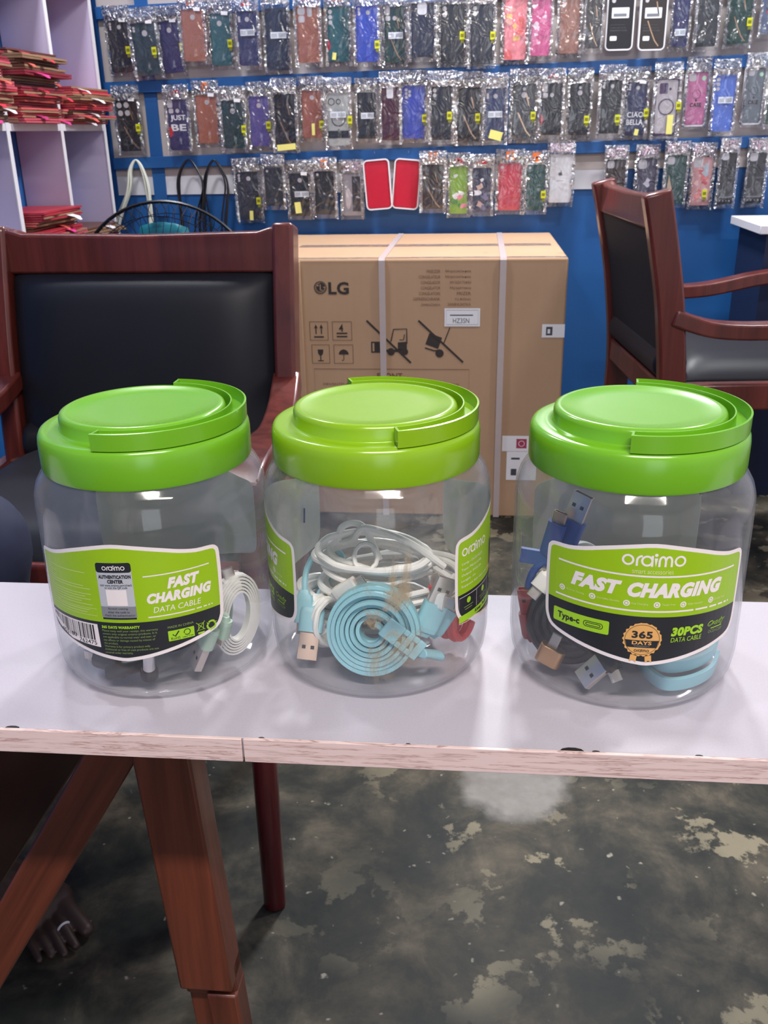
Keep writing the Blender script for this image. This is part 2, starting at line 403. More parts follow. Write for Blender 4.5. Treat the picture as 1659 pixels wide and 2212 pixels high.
for px, s in ((1238, .006), (15, .004), (1515, .002), (1290, .002), (560, .0016), (880, .0012)):
    mm = MB(); p = PZ(px, 1583+px*.0392, TZ)-o; mm.lathe([(1e-4, .0003), (s, .0002), (s*1.05, 0)], 10, 0, Matrix.Translation((p.x, -.0835+.0006, TZ-.0008)) @ Matrix.Diagonal((1, .45, 1, 1)))
    mm.build('chip', plain((34, 30, 30), .7), tb)
# front post, notched near its foot
mm = MB()
mm.box((-.081, .025, .59), (.041, .03, .29)); mm.box((-.081, .030, .445), (.041, .02, .03)); mm.box((-.072, .028, .21), (.024, .025, .45)); mm.box((-.093, .033, .22), (.018, .014, .44))
for v_ in mm.v: v_.x += (.66-v_.z)*.055-.004
mm.build('post', M_wood, tb, bevel=.002)
# brace going down to the left, and the broad board behind it
def beam(a, b, w, d, name, mat):
    a, b = Vector(a)-o, Vector(b)-o; t = (b-a).normalized(); y = Vector((0, 1, 0)); x = y.cross(t).normalized()
    M = Matrix((( x.x, y.x, t.x, a.x), (x.y, y.y, t.y, a.y), (x.z, y.z, t.z, a.z), (0, 0, 0, 1)))
    L = (b-a).length; q = MB(); q.box((0, 0, L/2), (w, d, L)); ob = q.build(name, mat, tb, bevel=.002)
    ob.matrix_local = M; return ob
beam((-.194, .53, .735), (-.534, .50, .18), .034, .03, 'brace', M_wood)
beam((-.252, .60, .74), (-.617, .60, .20), .08, .02, 'brace_board', wood('dark_mahogany_board', (44, 12, 12), (70, 24, 22), 2, .16, 8, .6))
for x in (.62, -.70):
    mm = MB(); mm.box((x, .02, .367), (.04, .035, .734)); mm.build('post', M_wood, tb, bevel=.002)
mm = MB(); mm.box((.2, .03, .715), (.86, .03, .028)); mm.build('cross_rail', M_woodx, tb, bevel=.002)

# ================================================================ armchairs
M_mahog = wood('mahogany_varnish', (82, 33, 29), (128, 58, 48), 2, .3, 7, .35)
def leather():
    t = NT('black_leather'); v = t.coord(); n = t.noise(v, 160, 3); n2 = t.noise(v, 6, 3)
    c = t.mix(n2, lin((24, 25, 31)), lin((34, 36, 44)))
    return t.done(t.bsdf(c, .46, 0, .3, t.bump(n, .12, .0006)))
M_leath = leather()
CHAIRS = []
def armchair(label, loc, rot, s):
    c = thing('armchair', label, 'chair', loc, rot, 'mahogany armchairs'); c.scale = (s, s, s)
    # local: back along +y, front toward -y; posts at x = +-B
    B = .25
    for sx in (-1, 1):
        pts = [(sx*B, .05, 0), (sx*B, .012, .22), (sx*B, 0, .45), (sx*B, .020, .66), (sx*B, .047, .80), (sx*B, .072, .908)]
        q = MB(); q.sweep(smooth_path(pts, 6), [(-.018, -.029), (.018, -.029), (.018, .029), (-.018, .029)], (1, 0, 0)); q.build('back_post', M_mahog, c, bevel=.006)
        # arm: dips behind the post, swells, turns down over the front leg
        pts = [(sx*B, .015, .655), (sx*(B+.008), -.08, .628), (sx*(B+.022), -.22, .628), (sx*(B+.034), -.36, .652), (sx*(B+.04), -.47, .66), (sx*(B+.04), -.525, .648)]
        q = MB(); q.sweep(smooth_path(pts, 6), [(-.024, -.017), (.024, -.017), (.024, .017), (-.024, .017)], (1, 0, 0)); q.build('arm', M_mahog, c, bevel=.008, seg=3)
        pts = [(sx*(B+.038), -.45, .64), (sx*(B+.034), -.465, .5), (sx*(B+.032), -.48, .3), (sx*(B+.04), -.52, 0)]
        q = MB(); P = smooth_path(pts, 7); q.tube(P, [.023-.007*i/(len(P)-1) for i in range(len(P))], 12); q.build('front_leg', wood('oxblood_varnish', (74, 20, 24), (104, 34, 38), 2, .25, 6, .4), c)
    # top rail with a shallow dip, its ends running into the posts
    q = MB(); poly = [(-B, .832), (B, .832), (B, .903), (B-.022, .906), (B-.045, .899), (0, .895), (-B+.045, .899), (-B+.022, .906), (-B, .903)]
    q.prism(poly, .032, Matrix.Translation((0, .078, 0)) @ Euler((radians(90), 0, 0)).to_matrix().to_4x4()); q.build('top_rail', M_mahog, c, bevel=.005)
    q = MB(); q.box((0, .012, .48), (2*B-.02, .03, .06)); q.box((0, -.455, .485), (2*B+.05, .03, .075)); q.box((-.27, -.22, .485), (.03, .46, .06)); q.box((.27, -.22, .485), (.03, .46, .06)); q.build('seat_frame', M_mahog, c, bevel=.006)
    # padded back: soft cushion following the curve of the posts
    q = MB(); n = 10; g = []
    prof = [(.002, .51), (.012, .60), (.03, .72), (.055, .834)]
    P = smooth_path([(0, y, z) for y, z in prof], 5); m = len(P)
    vs = []; fs = []; W = .2365
    for side in (0, 1):
        for i, p in enumerate(P):
            for j in range(n+1):
                u = j/n*2-1; v = i/(m-1)*2-1
                puff = max(0, (1-abs(u)**6)*(1-abs(v)**6))**.45
                vs.append((u*W, p[1]+(-(.008+.036*puff) if side == 0 else .012), p[2]))
    st = m*(n+1)
    for side in (0, 1):
        for i in range(m-1):
            for j in range(n):
                a = side*st+i*(n+1)+j; fs.append((a, a+1, a+n+2, a+n+1))
    for j in range(n): fs += [(j, j+1, st+j+1, st+j), (st-n-1+j, st-n+j, 2*st-n+j, 2*st-n-1+j)]
    for i in range(m-1): fs += [(i*(n+1), (i+1)*(n+1), st+(i+1)*(n+1), st+i*(n+1)), (i*(n+1)+n, (i+1)*(n+1)+n, st+(i+1)*(n+1)+n, st+i*(n+1)+n)]
    q.add(vs, fs); q.build('back_cushion', M_leath, c, sub=1)
    q = MB(); P = [(0, .0145, .515), (0, .0275, .60), (0, .0455, .72), (0, .0695, .832)]; q.sweep(smooth_path(P, 4), [(-.233, 0), (.233, 0), (.233, .0025), (-.233, .0025)], (1, 0, 0)); q.build('back_lining', plain((20, 22, 30), .8, var=.1), c)
    q = MB(); q.tube([(-.228, .0, .545), (.228, .0, .545)], .038, 16); q.build('lumbar_roll', M_leath, c, bevel=.012)
    q = MB(); vs = []; fs = []; n = 12
    for side in (0, 1):
        for i in range(n+1):
            for j in range(n+1):
                u, v = j/n*2-1, i/n*2-1; pf = max(0, (1-abs(u)**6)*(1-abs(v)**6))**.4
                vs.append((u*(.232+.025*(1-i/n)), -.47+.46*i/n, .500+(.012+.05*pf if side == 0 else 0)))
    st = (n+1)**2
    for side in (0, 1):
        for i in range(n):
            for j in range(n): a = side*st+i*(n+1)+j; fs.append((a, a+1, a+n+2, a+n+1))
    for i in range(n):
        for a, b in ((i, i+1), (st-n-1+i, st-n+i), (i*(n+1), (i+1)*(n+1)), (i*(n+1)+n, (i+1)*(n+1)+n)): fs.append((a, b, st+b, st+a))
    q.add(vs, fs); q.build('seat_cushion', M_leath, c, sub=1)
    return c
armchair('mahogany armchair with black leather back, facing the table behind the left jar', (-.568, 1.54, 0), (0, 0, radians(.5)), 1.0)
armchair('mahogany armchair turned sideways in front of the blue wall at right', (.425, 2.325, 0), (0, 0, radians(95)), 1.02)

# ================================================================ cardboard appliance box
def card():
    t = NT('corrugated_card'); v = t.coord(); n = t.noise(v, 5, 5, .6); n2 = t.noise(t.coord((90, 90, 3)), 1, 2)
    c = t.mix(n, lin((182, 147, 117)), lin((200, 165, 133))); c = t.mix(t.math('MULTIPLY', n2, .12), c, lin((154, 120, 90)))
    k = t.noise(t.coord((14, 14, 5)), 1.0, 4, .7); c = t.mix(t.math('MULTIPLY', t.ramp(k, [(.68, (0, 0, 0, 1)), (.74, (1, 1, 1, 1))]), .35), c, lin((90, 74, 62)))
    return t.done(t.bsdf(c, .6, 0, .35, t.bump(n2, .06, .001)))
M_card = card(); M_ink = plain((58, 50, 46), .6, var=.1); M_inkl = plain((112, 84, 60), .6, var=.1)
M_paper = plain((244, 242, 246), .5, var=.02); M_tape = clear('packing_tape', .05, .1, 1.2, .12, (.97, .95, .92, 1), wrinkle=.25, wscale=30)
M_strap = plain((196, 180, 178), .3, var=.06, vscale=60)
BY = 2.528; bx0, bx1, bz = -.70, .249, .738
bx = thing('cardboard_box', 'large brown cardboard freezer box with white straps standing against the blue wall', 'box', ((bx0+bx1)/2, BY, 0))
ob = Vector(((bx0+bx1)/2, BY, 0))
q = MB(); q.box((0, .325, bz/2), (bx1-bx0, .65, bz)); q.build('carton', M_card, bx, bevel=.006)
q = MB(); q.box((bx0+.118-ob.x, -.003, bz/2-.002), (.236, .006, bz-.006)); q.build('overlap_flap', M_card, bx, bevel=.002)
for x, lab in ((-.243, 0), (.079, 0)):
    q = MB(); hw = .0085; X = x-ob.x
    q.sweep([(X, -.0075, .002), (X, -.0075, bz-.004), (X, -.003, bz+.0015), (X+.004, .64, bz+.0015)], [(-hw, -.0005), (hw, -.0005), (hw, .0008), (-hw, .0008)], (1, 0, 0)); q.build('strap', M_strap, bx, smooth=False)
q = MB(); q.box((0.1-.02, .3, bz+.0009), (.74, .06, .0006)); q.box((.08, .012, bz+.0008), (.78, .03, .0005)); q.build('tape', M_tape, bx, smooth=False)
pr = Print(); I = 0
pr.ring(-.412, .663, .0165, .002, I); pr.disc(-.412, .663, .0145, I)
pr.stroke([(-.412, .672), (-.412, .656), (-.406, .656)], .0024, 2, 3); pr.stroke([(-.404, .664), (-.398, .664)], .002, 2, 3); pr.disc(-.4185, .6685, .0022, 2, 3); pr.ring(-.412, .663, .0122, .0013, 2, 3, 90, 360)
pr.text('LG', -.390, .6445, -.334, .678, I, 2, bold=.035)
for a, b, c_, d in ((-.446, .520, -.396, .571), (-.383, .520, -.330, .571), (-.443, .455, -.394, .507), (-.381, .455, -.328, .507)):
    pr.stroke([(a, b), (c_, b), (c_, d), (a, d)], .002, 1, 2, True)
for x in (-.429, -.414): pr.stroke([(x, .537), (x, .556)], .003, I); pr.poly([(x-.005, .553), (x+.005, .553), (x, .564)], I, 3)
pr.rect(-.435, .527, -.408, .531, I)
pr.text('4', -.365, .543, -.353, .564, I, bold=.02); pr.rect(-.372, .537, -.342, .541, I); pr.rect(-.372, .528, -.342, .532, I)
pr.poly([(-.427, .494), (-.411, .494), (-.412, .483), (-.416, .477), (-.422, .477), (-.426, .483)], I); pr.rect(-.4205, .463, -.4175, .478, I); pr.rect(-.427, .461, -.411, .4635, I)
pr.poly([(-.354+.014*cos(radians(a)), .480+.014*sin(radians(a))) for a in range(0, 181, 15)], I); pr.stroke([(-.354, .495), (-.354, .466), (-.356, .463), (-.36, .464)], .002, I)
# forklift and hand truck, both struck out
pr.rect(-.277, .485, -.243, .516, I); pr.rect(-.273, .489, -.268, .512, 2, 3); pr.rect(-.238, .487, -.176, .494, I); pr.poly([(-.203, .493), (-.178, .493), (-.178, .516), (-.203, .514)], I)
pr.stroke([(-.222, .516), (-.214, .55), (-.178, .551), (-.178, .51)], .0035, I); pr.stroke([(-.198, .521), (-.187, .521), (-.184, .536)], .0025, I)
pr.disc(-.222, .488, .0105, I, 3); pr.disc(-.184, .488, .0095, I, 3)
pr.poly([(-.127, .509), (-.092, .496), (-.081, .527), (-.116, .54)], I); pr.stroke([(-.128, .499), (-.102, .491), (-.092, .492)], .004, I); pr.disc(-.088, .484, .0115, I, 3); pr.stroke([(-.078, .508), (-.06, .555)], .003, I)
for a, b in (((-.288, .574), (-.167, .457)), ((-.146, .574), (-.023, .459))): pr.stroke([a, b], .0055, I, 4)
pr.stroke([(-.439, .33), (-.006, .33), (-.006, .439), (-.439, .439)], .0016, 1, 2, True)
pr.text('FRONT', -.262, .411, -.191, .428, 1, bold=.02)
pr.text('DEVANTFLADA  ETUVORDER  VORDERSEITE  DAVANTI  PREDNJI', -.415, .391, -.034, .399, 1); pr.text('FRENTE  VOORZIJDE  FRAMSIDA', -.38, .376, -.06, .384, 1)
for i, (a, b) in enumerate((('FREEZER', 'Морозильник'), ('CONGELATEUR', 'Морозильник'), ('CONGELADOR', 'МУЗДАТҚЫШ'), ('CONGELATOR', 'Мұздатқыш'), ('CONGELATORE', 'FRIZER'), ('GEFRIERSCHRANK', 'TỦ ĐÔNG'), ('ZAMRAŻARKA', 'ЗАМРАЗИЛКА'))):
    z = .7085-.0145*i; wa = .0052*len(a); wb = .0062*len(b)
    pr.text(a, -.087-wa, z-.008, -.087, z, 1); pr.text(b, -.005-wb, z-.008, -.005, z, 1)
q = MB(); pr.lay(q, lambda u, v, l: Vector((u-ob.x, -.0062-.0002*l if u < -.463 else -.0004-.0002*l, v)))
q.build('printing', [M_ink, M_inkl, M_card], bx, smooth=False)
def sticker(x0, z0, x1, z1, fn, name='shipping_label'):
    p2 = Print(); p2.rect(x0, z0, x1, z1, 0, 1); fn(p2); qq = MB(); p2.lay(qq, lambda u, v, l: Vector((u-ob.x, -.0010-.0002*l, v))); return qq.build(name, [M_paper, plain((70, 70, 78), .6), plain((176, 60, 92), .5)], bx, smooth=False)
def st1(p): p.stroke([(-.070, .563), (.016, .563), (.016, .602), (-.070, .602)], .0008, 1, 2, True); p.text('HZ3SN', -.052, .567, -.008, .580, 1); p.rect(-.06, .587, .002, .590, 1, 2)
def st2(p): p.rect(.199, .534, .216, .557, 1, 2); p.rect(.203, .539, .210, .551, 0, 3)
def st3(p): p.rect(.131, .212, .160, .240, 2, 2); p.ring(.1455, .226, .008, .0015, 0, 3)
def st4(p): p.rect(.118, .178, .142, .184, 1, 2); p.rect(.118, .13, .134, .150, 1, 2)
sticker(-.075, .558, .021, .607, st1); sticker(.188, .528, .2485, .564, st2); sticker(.091, .203, .185, .249, st3); sticker(.105, .116, .19, .202, st4)
# ================================================================ pigeon-hole shelf unit on the left wall, with packaging on it
SX = -1.181
su = thing('shelf_unit', 'white and lilac pigeon-hole shelf unit along the left wall', 'shelf', (SX, 2.6, .70))
so = Vector((SX, 2.6, .70))
for y in (1.78, 2.11, 2.443, 2.776, 3.11):
    q = MB(); q.box((-.069, y-2.6, .62), (.132, .018, 1.24)); q.build('divider', M_lilac, su, smooth=False)
    q = MB(); q.box((-.0015, y-2.6, .62), (.003, .0195, 1.24)); q.build('edge_strip', M_edge, su, smooth=False)
for z in (.71, 1.079, 1.45, 1.82):
    q = MB(); q.box((-.068, -.155, z-.70), (.134, 1.347, .018)); q.build('shelf_board', M_edge, su, smooth=False)
ORD = ['first', 'second', 'third', 'fourth', 'fifth', 'sixth', 'seventh', 'eighth', 'ninth', 'tenth', 'eleventh', 'twelfth', 'thirteenth', 'fourteenth', 'fifteenth', 'sixteenth', 'seventeenth', 'eighteenth', 'nineteenth', 'twentieth', 'twenty-first', 'twenty-second', 'twenty-third', 'twenty-fourth']
CCOL = [((176, 50, 62), 'red'), ((196, 84, 98), 'pink'), ((134, 40, 54), 'crimson'), ((110, 74, 58), 'brown'), ((98, 52, 50), 'maroon'), ((164, 66, 60), 'brick red'), ((206, 94, 92), 'coral'), ((134, 106, 82), 'kraft brown')]
M_kraft = plain((150, 116, 88), .7, var=.15, vscale=60)
FLAPC = [plain((236, 232, 236), .5), plain((206, 50, 130), .5), plain((200, 44, 60), .5), plain((206, 92, 78), .5)]
def carton(x, y, z, L, h, ci, label, grp, seed):
    rnd = random.Random(seed)
    t = thing('flattened_carton', label, 'carton', (x, y, z), (0, 0, radians(rnd.uniform(-2.5, 2.5))), grp)
    q = MB(); n = 6; W = .155; ph = rnd.uniform(0, 6); am = h*.12
    for lay, (z0, z1) in enumerate(((0, h*.42), (h*.50, h*.92))):      # two walls of the flattened carton
        vs = []; fs = []
        for k in range(n+1):
            yy = -L/2+L*k/n; dz = am*(1+sin(ph+k*1.3+lay*1.7))*.5; e = rnd.uniform(-.004, .004)
            vs += [(-W, yy, z0), (e, yy, z0+dz*.6), (e, yy, z1), (-W, yy, z1)]
        for k in range(n):
            for a in range(4): fs.append((k*4+a, k*4+(a+1) % 4, k*4+4+(a+1) % 4, k*4+4+a))
        fs += [(0, 1, 2, 3), (n*4+3, n*4+2, n*4+1, n*4)]
        q.add(vs, fs, 0)
        q.add([(p[0]+.0006, p[1], p[2]) for k in range(n+1) for p in (vs[k*4+1], vs[k*4+2])], [(2*k, 2*k+2, 2*k+3, 2*k+1) for k in range(n)], rnd.choice((0, 0, 1)))
    q.build('sleeve', [plain(CCOL[ci][0], .42, var=.2, vscale=40), M_kraft], t, smooth=False)
    if rnd.random() < .55:      # a tuck flap that has sprung open
        yy = rnd.uniform(-L*.35, L*.35); w = rnd.uniform(.02, .045); d = rnd.uniform(.018, .034); q = MB()
        pts = [(-.002, yy-w/2, h*.5), (-.002, yy+w/2, h*.5), (d*.7, yy+w*.45, h*.5-d*.2), (d, yy+w*.2, h*.5-d*.45), (d, yy-w*.2, h*.5-d*.45), (d*.7, yy-w*.45, h*.5-d*.2)]
        q.add(pts+[(a, b, c+.0012) for a, b, c in pts], [(0, 1, 2, 5), (2, 3, 4, 5), (6, 11, 8, 7), (8, 11, 10, 9)]+[(i, (i+1) % 6, 6+(i+1) % 6, 6+i) for i in range(6)])
        q.build('tuck_flap', FLAPC[rnd.randrange(4)], t, smooth=False)
def stack(y, z, n, h, L, where, grp, seed, xo=.035):
    rnd = random.Random(seed)
    for k in range(n):
        ci = rnd.choice([0, 0, 1, 2, 3, 4, 5, 6, 7]) if seed != 3 else rnd.choice([0, 1, 6, 0, 3])
        if k >= n-4 and seed == 1: ci = rnd.choice([3, 7, 4])
        pos = 'topmost' if k == n-1 else ('bottommost' if k == 0 else ORD[n-1-k]+' from top')
        carton(SX+xo+rnd.uniform(-.02, .02), y+rnd.uniform(-.006, .006), z+k*h, L, h, ci, 'flattened %s carton, %s in %s' % (CCOL[ci][1], pos, where), grp, seed*100+k)
stack(2.61, 1.0885, 14, .0125, .275, 'the tall stack on the upper shelf', 'cartons of the tall upper stack', 1)
stack(2.945, 1.0885, 8, .0125, .275, 'the short stack nearest the phone cases', 'cartons of the short upper stack', 2)
stack(2.61, .7195, 12, .0125, .275, 'the lower stack behind the chair back', 'cartons of the lower stack', 3, .03)
stack(2.945, .7195, 6, .0125, .275, 'the low pile beside the fan', 'cartons of the low pile', 4, .02)
stack(2.28, 1.0885, 13, .0125, .275, 'the upper stack at the left frame edge', 'cartons of the near upper stack', 5)

# ================================================================ pedestal fan behind the chair
M_black = plain((22, 22, 26), .35, var=.05)
top = PY(345, 432, 2.25); fr = .235; fc = Vector((top.x, 2.25, top.z-fr))
fan = thing('pedestal_fan', 'black wire pedestal fan with teal blades behind the left chair', 'fan', (fc.x, fc.y, 0))
z = fc.z; q = MB()
q.tube([(fr*.985*cos(a*pi/32), 0, z+fr*.985*sin(a*pi/32)) for a in range(64)], .0042, 6, closed=True)
for k in range(64):
    a = 2*pi*k/64
    for sgn in (-1, 1):
        pts = [(.05*cos(a), sgn*.062, z+.05*sin(a)), (.6*fr*cos(a), sgn*.058, z+.6*fr*sin(a)), (.9*fr*cos(a), sgn*.036, z+.9*fr*sin(a)), (.985*fr*cos(a), 0, z+.985*fr*sin(a))]
        q.tube(pts, .0009, 4)
for r, yy in ((.62*fr, .058), (.32*fr, .061), (.86*fr, .041)):
    for sgn in (-1, 1): q.tube([(r*cos(a*pi/20), sgn*yy, z+r*sin(a*pi/20)) for a in range(40)], .0012, 4, closed=True)
q.build('guard', M_black, fan)
q = MB(); vs = []; fs = []
for b in range(5):
    a0 = b*2*pi/5+.3; n0 = len(vs)
    for i in range(7):
        r = .04+(.185-.04)*i/6; w = .35+.22*sin(pi*i/6)
        for j in range(5):
            a = a0+(j/4-.5)*2*w; vs.append((r*cos(a), (j/4-.5)*.035, z+r*sin(a)))
    for i in range(6):
        for j in range(4): k = n0+i*5+j; fs.append((k, k+1, k+6, k+5))
q.add(vs, fs); bl = q.build('blades', plain((42, 128, 142), .3, var=.05), fan); sd = bl.modifiers.new('t', 'SOLIDIFY'); sd.thickness = .002
q = MB(); q.lathe([(1e-4, -.03), (.035, -.03), (.045, -.02), (.045, .02), (1e-4, .02)], 24, 0, Matrix.Translation((0, 0, z)) @ Euler((pi/2, 0, 0)).to_matrix().to_4x4()); q.build('hub', M_black, fan)
q = MB(); q.lathe([(1e-4, -.13), (.04, -.125), (.058, -.10), (.06, -.02), (.055, 0), (1e-4, 0)], 24, 0, Matrix.Translation((0, .055, z)) @ Euler((pi/2, 0, 0)).to_matrix().to_4x4()); q.build('motor', M_black, fan)
q = MB(); q.tube([(0, .06, .02), (0, .06, z-.03)], .014, 12); q.build('pole', M_black, fan)
q = MB(); q.lathe([(1e-4, 0), (.16, 0), (.16, .012), (.06, .03), (1e-4, .03)], 32, 0, Matrix.Translation((0, .06, 0))); q.build('base', M_black, fan)

# ================================================================ hanks of cable hung on the lowest rail
def hank(px, top, pxl, pxr, bot, n, r, mat, label, seed):
    rnd = random.Random(seed); c = PY(px, top, WY-.045); q = MB()
    for k in range(n):
        xl = PY(pxl+rnd.uniform(-7, 7), bot, c.y).x-c.x; xr = PY(pxr+rnd.uniform(-7, 7), bot, c.y).x-c.x; zb = PY(px, bot, c.y).z-c.z+rnd.uniform(-.03, .02)
        d = rnd.uniform(-.015, .008); w = .018+rnd.uniform(0, .012)
        pts = [(xl*.9, d, zb), (xl, d, zb*.7), (-w*1.5, d, zb*.3), (-w, d*.5, -.03), (0, 0, 0), (w, d*.5, -.03), (w*1.6, d, zb*.32), (xr, d, zb*.72), (xr*.92, d, zb), (0, d, zb-.02)]
        q.tube(smooth_path(pts, 6, True), r, 7, closed=True)
    o_ = q.build('cable_hank', mat); o_.location = c; return tag(o_, label, 'cable', 'hanks of cable on the lowest rail')
M_cream = plain((206, 208, 196), .45, var=.06)
hank(293, 346, 262, 335, 560, 7, .0035, M_cream, 'cream hank of thick cable looped over the lowest blue slat', 1)
hank(407, 345, 396, 432, 520, 3, .003, M_black, 'black hank of cable hanging between the cream hank and the other black one', 2)
hank(462, 346, 452, 492, 530, 3, .003, M_black, 'black hank of cable hanging beside the first bagged case of the lowest row', 3)

# white-topped cabinet at the right edge of the view
cc_ = PY(1643, 492, 2.72)
q = thing('counter', 'dark blue counter with white top at the right edge behind the armchair', 'counter', (cc_.x+.25, 2.72+.16, 0))
mm = MB(); mm.box((.01, 0, .39), (.47, .28, .78)); mm.build('body', plain((22, 34, 66), .5), q, smooth=False)
mm = MB(); mm.box((0, 0, cc_.z-.006), (.50, .32, .024)); mm.build('counter_top', M_edge, q, bevel=.002)
# ================================================================ bagged phone cases hung in three rows on the back wall
M_bag = clear('clear_bag', .02, .06, 2.6, .11, (.985, .985, .99, 1), wrinkle=.55, wscale=16)
M_bagh = clear('clear_bag_gather', .05, .16, 13.0, .12, (.97, .97, .98, 1), wrinkle=1.0, wscale=70)
M_hole = plain((196, 192, 196), .5, var=.06); M_white = plain((238, 238, 242), .45, var=.02)
M_yel = plain((206, 208, 26), .45, var=.05); M_pyel = plain((232, 226, 130), .5, var=.04); M_dark = plain((26, 28, 34), .5, var=.05)
M_orange = plain((232, 112, 36), .5, var=.05); M_redh = plain((200, 36, 52), .4, var=.05); M_grey = plain((120, 124, 132), .5)
def rainbow_sheen():  # rainbow sheen of clear crinkled plastic, painted in as hue noise
    t = NT('painted_rainbow_sheen'); v = t.coord((18, 18, 18)); n = t.noise(v, 1.4, 2, .5, 1.5); h = t.n('ShaderNodeCombineColor', mode='HSV')
    t.l(n, h.inputs[0]); h.inputs[1].default_value = .28; h.inputs[2].default_value = .85
    hh = t.math('MULTIPLY', n, 3.0); t.l(hh, h.inputs[0]); return t.done(t.bsdf(h.outputs[0], .18, .75))
M_sheen = rainbow_sheen()
M_tray = plain((232, 230, 236), .3, var=.02)
HOOKM = {'o': M_orange, 'r': M_redh, 'w': M_white, 'h': M_sheen}
CUT = {  # lens openings: (u, v, r) or (u, v, w, h); u,v from top-left of the case, in case widths
 'v3f': [(.17, .13, .055), (.17, .24, .05), (.17, .33, .045), (.55, .27, .085)], 'f': [(.52, .30, .10)], 'd2f': [(.14, .17, .045), (.14, .26, .045), (.52, .36, .10)],
 'd2': [(.2, .17, .045), (.32, .17, .045), (.46, .40, .11)], 'v2f': [(.14, .35, .05, .12), (.5, .36, .10)], 'v2': [(.2, .2, .08), (.2, .4, .08)], 'v3': [(.17, .22, .085), (.17, .42, .085), (.17, .62, .085)],
 'q4': [(.18, .22, .11), (.48, .22, .11), (.2, .52, .11), (.5, .52, .11)], 's3': [(.17, .2, .12, .17), (.2, .5, .11, .1), (.5, .5, .09)], 'b3': [(.25, .2, .15, .15), (.25, .5, .13, .13), (.6, .2, .10, .22)],
 'sq': [(.28, .27, .21, .22)], 'sqs': [(.25, .24, .17, .18)], 'bigsq': [(.33, .38, .28, .36)], 'c2': [(.5, .2, .06), (.5, .42, .11)], 'm5': [(.2, .18, .06), (.2, .32, .06), (.2, .46, .06), (.34, .25, .06), (.34, .39, .06)],
 'n1': [(.18, .15, .06)], 'i1': [(.2, .19, .07, .13)], '': []}
def bagged(row, idx, box, col, desc, cut='', hook='', tagp=None, bar=None, note=None, price=False, bag=True, tray=0, extra=None, ang=0, rough=.38, dy=0):
    x0, y0, x1, y1 = box; xc, yc = (x0+x1)/2, (y0+y1)/2; hp = y1-y0
    wp = (x1-x0)-abs(930-xc)/5500*hp*.9
    FY = WY-.040-dy
    a, b = PY(xc-wp/2, yc, FY), PY(xc+wp/2, yc, FY); W = b.x-a.x; H = PY(xc, y0, FY).z-PY(xc, y1, FY).z; c = PY(xc, yc, FY)
    roww = ('top', 'middle', 'lowest')[row]
    t = thing('phone_case', '%s, %s from left, %s row' % (desc, ORD[idx], roww), 'phone case', c, (0, radians(ang), 0), 'phone cases in the %s row' % roww)
    q = MB(); r = W*.13
    q.prism(rr(-W/2, -H/2, W/2, H/2, r, 5), .010, Matrix.Translation((0, .010, 0)) @ Euler((pi/2, 0, 0)).to_matrix().to_4x4())
    pr = Print()
    for h in CUT[cut]:
        u, v = -W/2+h[0]*W, H/2-h[1]*W
        if len(h) == 3: pr.disc(u, v, h[2]*W, 1, 1, 16)
        else: pr.rrect(u-h[2]*W, v-h[3]*W, u+h[2]*W, v+h[3]*W, min(h[2], h[3])*W*.6, 1, 1)
    mats = [plain(col, rough, var=.10, vscale=60), M_hole]
    if extra: extra(pr, W, H, mats)
    body = MB(); body.v, body.f, body.mi = q.v, q.f, q.mi
    pr.lay(body, lambda u, v, l: Vector((u, -.0003*l, v)))
    body.build('case', mats, t, angle=50)
    if tray:
        q = MB(); o_ = rr(-W/2-.005, -H/2-.005, W/2+.005, H/2+.005, r+.005, 5); i_ = rr(-W/2-.0008, -H/2-.0008, W/2+.0008, H/2+.0008, r, 5); n = len(o_)
        vs = [(x, y, z) for (x, z) in o_ for y in (-.003,)]+[(x, -.003, z) for x, z in i_]+[(x, .013, z) for x, z in o_]
        q.add(vs, [(k, (k+1) % n, n+(k+1) % n, n+k) for k in range(n)]+[(k, 2*n+k, 2*n+(k+1) % n, (k+1) % n) for k in range(n)]+[tuple(range(2*n, 3*n))])
        if tray == 2:   # hang tab with a slot
            q.box((0, .004, H/2+.014), (W*.55, .004, .022))
        q.build('tray', M_tray, t, angle=50)
    if tagp:
        q = MB(); u, v = tagp; q.box((u*W, -.006, v*H), (.0145, .0016, .022)); q.box((u*W, -.0068, v*H+.0), (.010, .0004, .009), 1); q.box((u*W+.001, -.006, v*H-.0165), (.010, .001, .008), 1); q.build('yellow_tag', [M_yel, plain((120, 122, 30), .5)], t, smooth=False)
    if bar:
        p2 = Print(); w2, h2 = W*.66, .018; u, v = bar[0]*W, bar[1]*H; p2.rect(u-w2/2, v-h2/2, u+w2/2, v+h2/2, 0); rnd = random.Random(int(xc))
        for k in range(9): p2.rect(u+w2*(.02+.05*k), v-h2*.3, u+w2*(.02+.05*k)+w2*.022, v+h2*.3, 1, 2)
        for k in range(3): p2.rect(u-w2*.44, v-h2*.28+k*h2*.2, u-w2*.10, v-h2*.28+k*h2*.2+h2*.07, 1, 2)
        q = MB(); p2.lay(q, lambda a_, b_, l: Vector((a_, -.0058-.0002*l, b_))); q.build('barcode_sticker', [plain((206, 212, 222), .5), M_grey], t, smooth=False)
    if note:
        q = MB(); u, v, w2, h2, rot = note; q.box((u*W, -.0062, v*H), (w2, .0008, h2), 0, (0, radians(rot), 0)); q.build('yellow_note', M_pyel, t, smooth=False)
    if price:
        q = MB(); q.box((W*.24, -.0062, H/2-.001), (.020, .0008, .010), 0, (0, radians(4), 0)); q.build('price_label', M_white, t, smooth=False)
    hz = H/2+.020
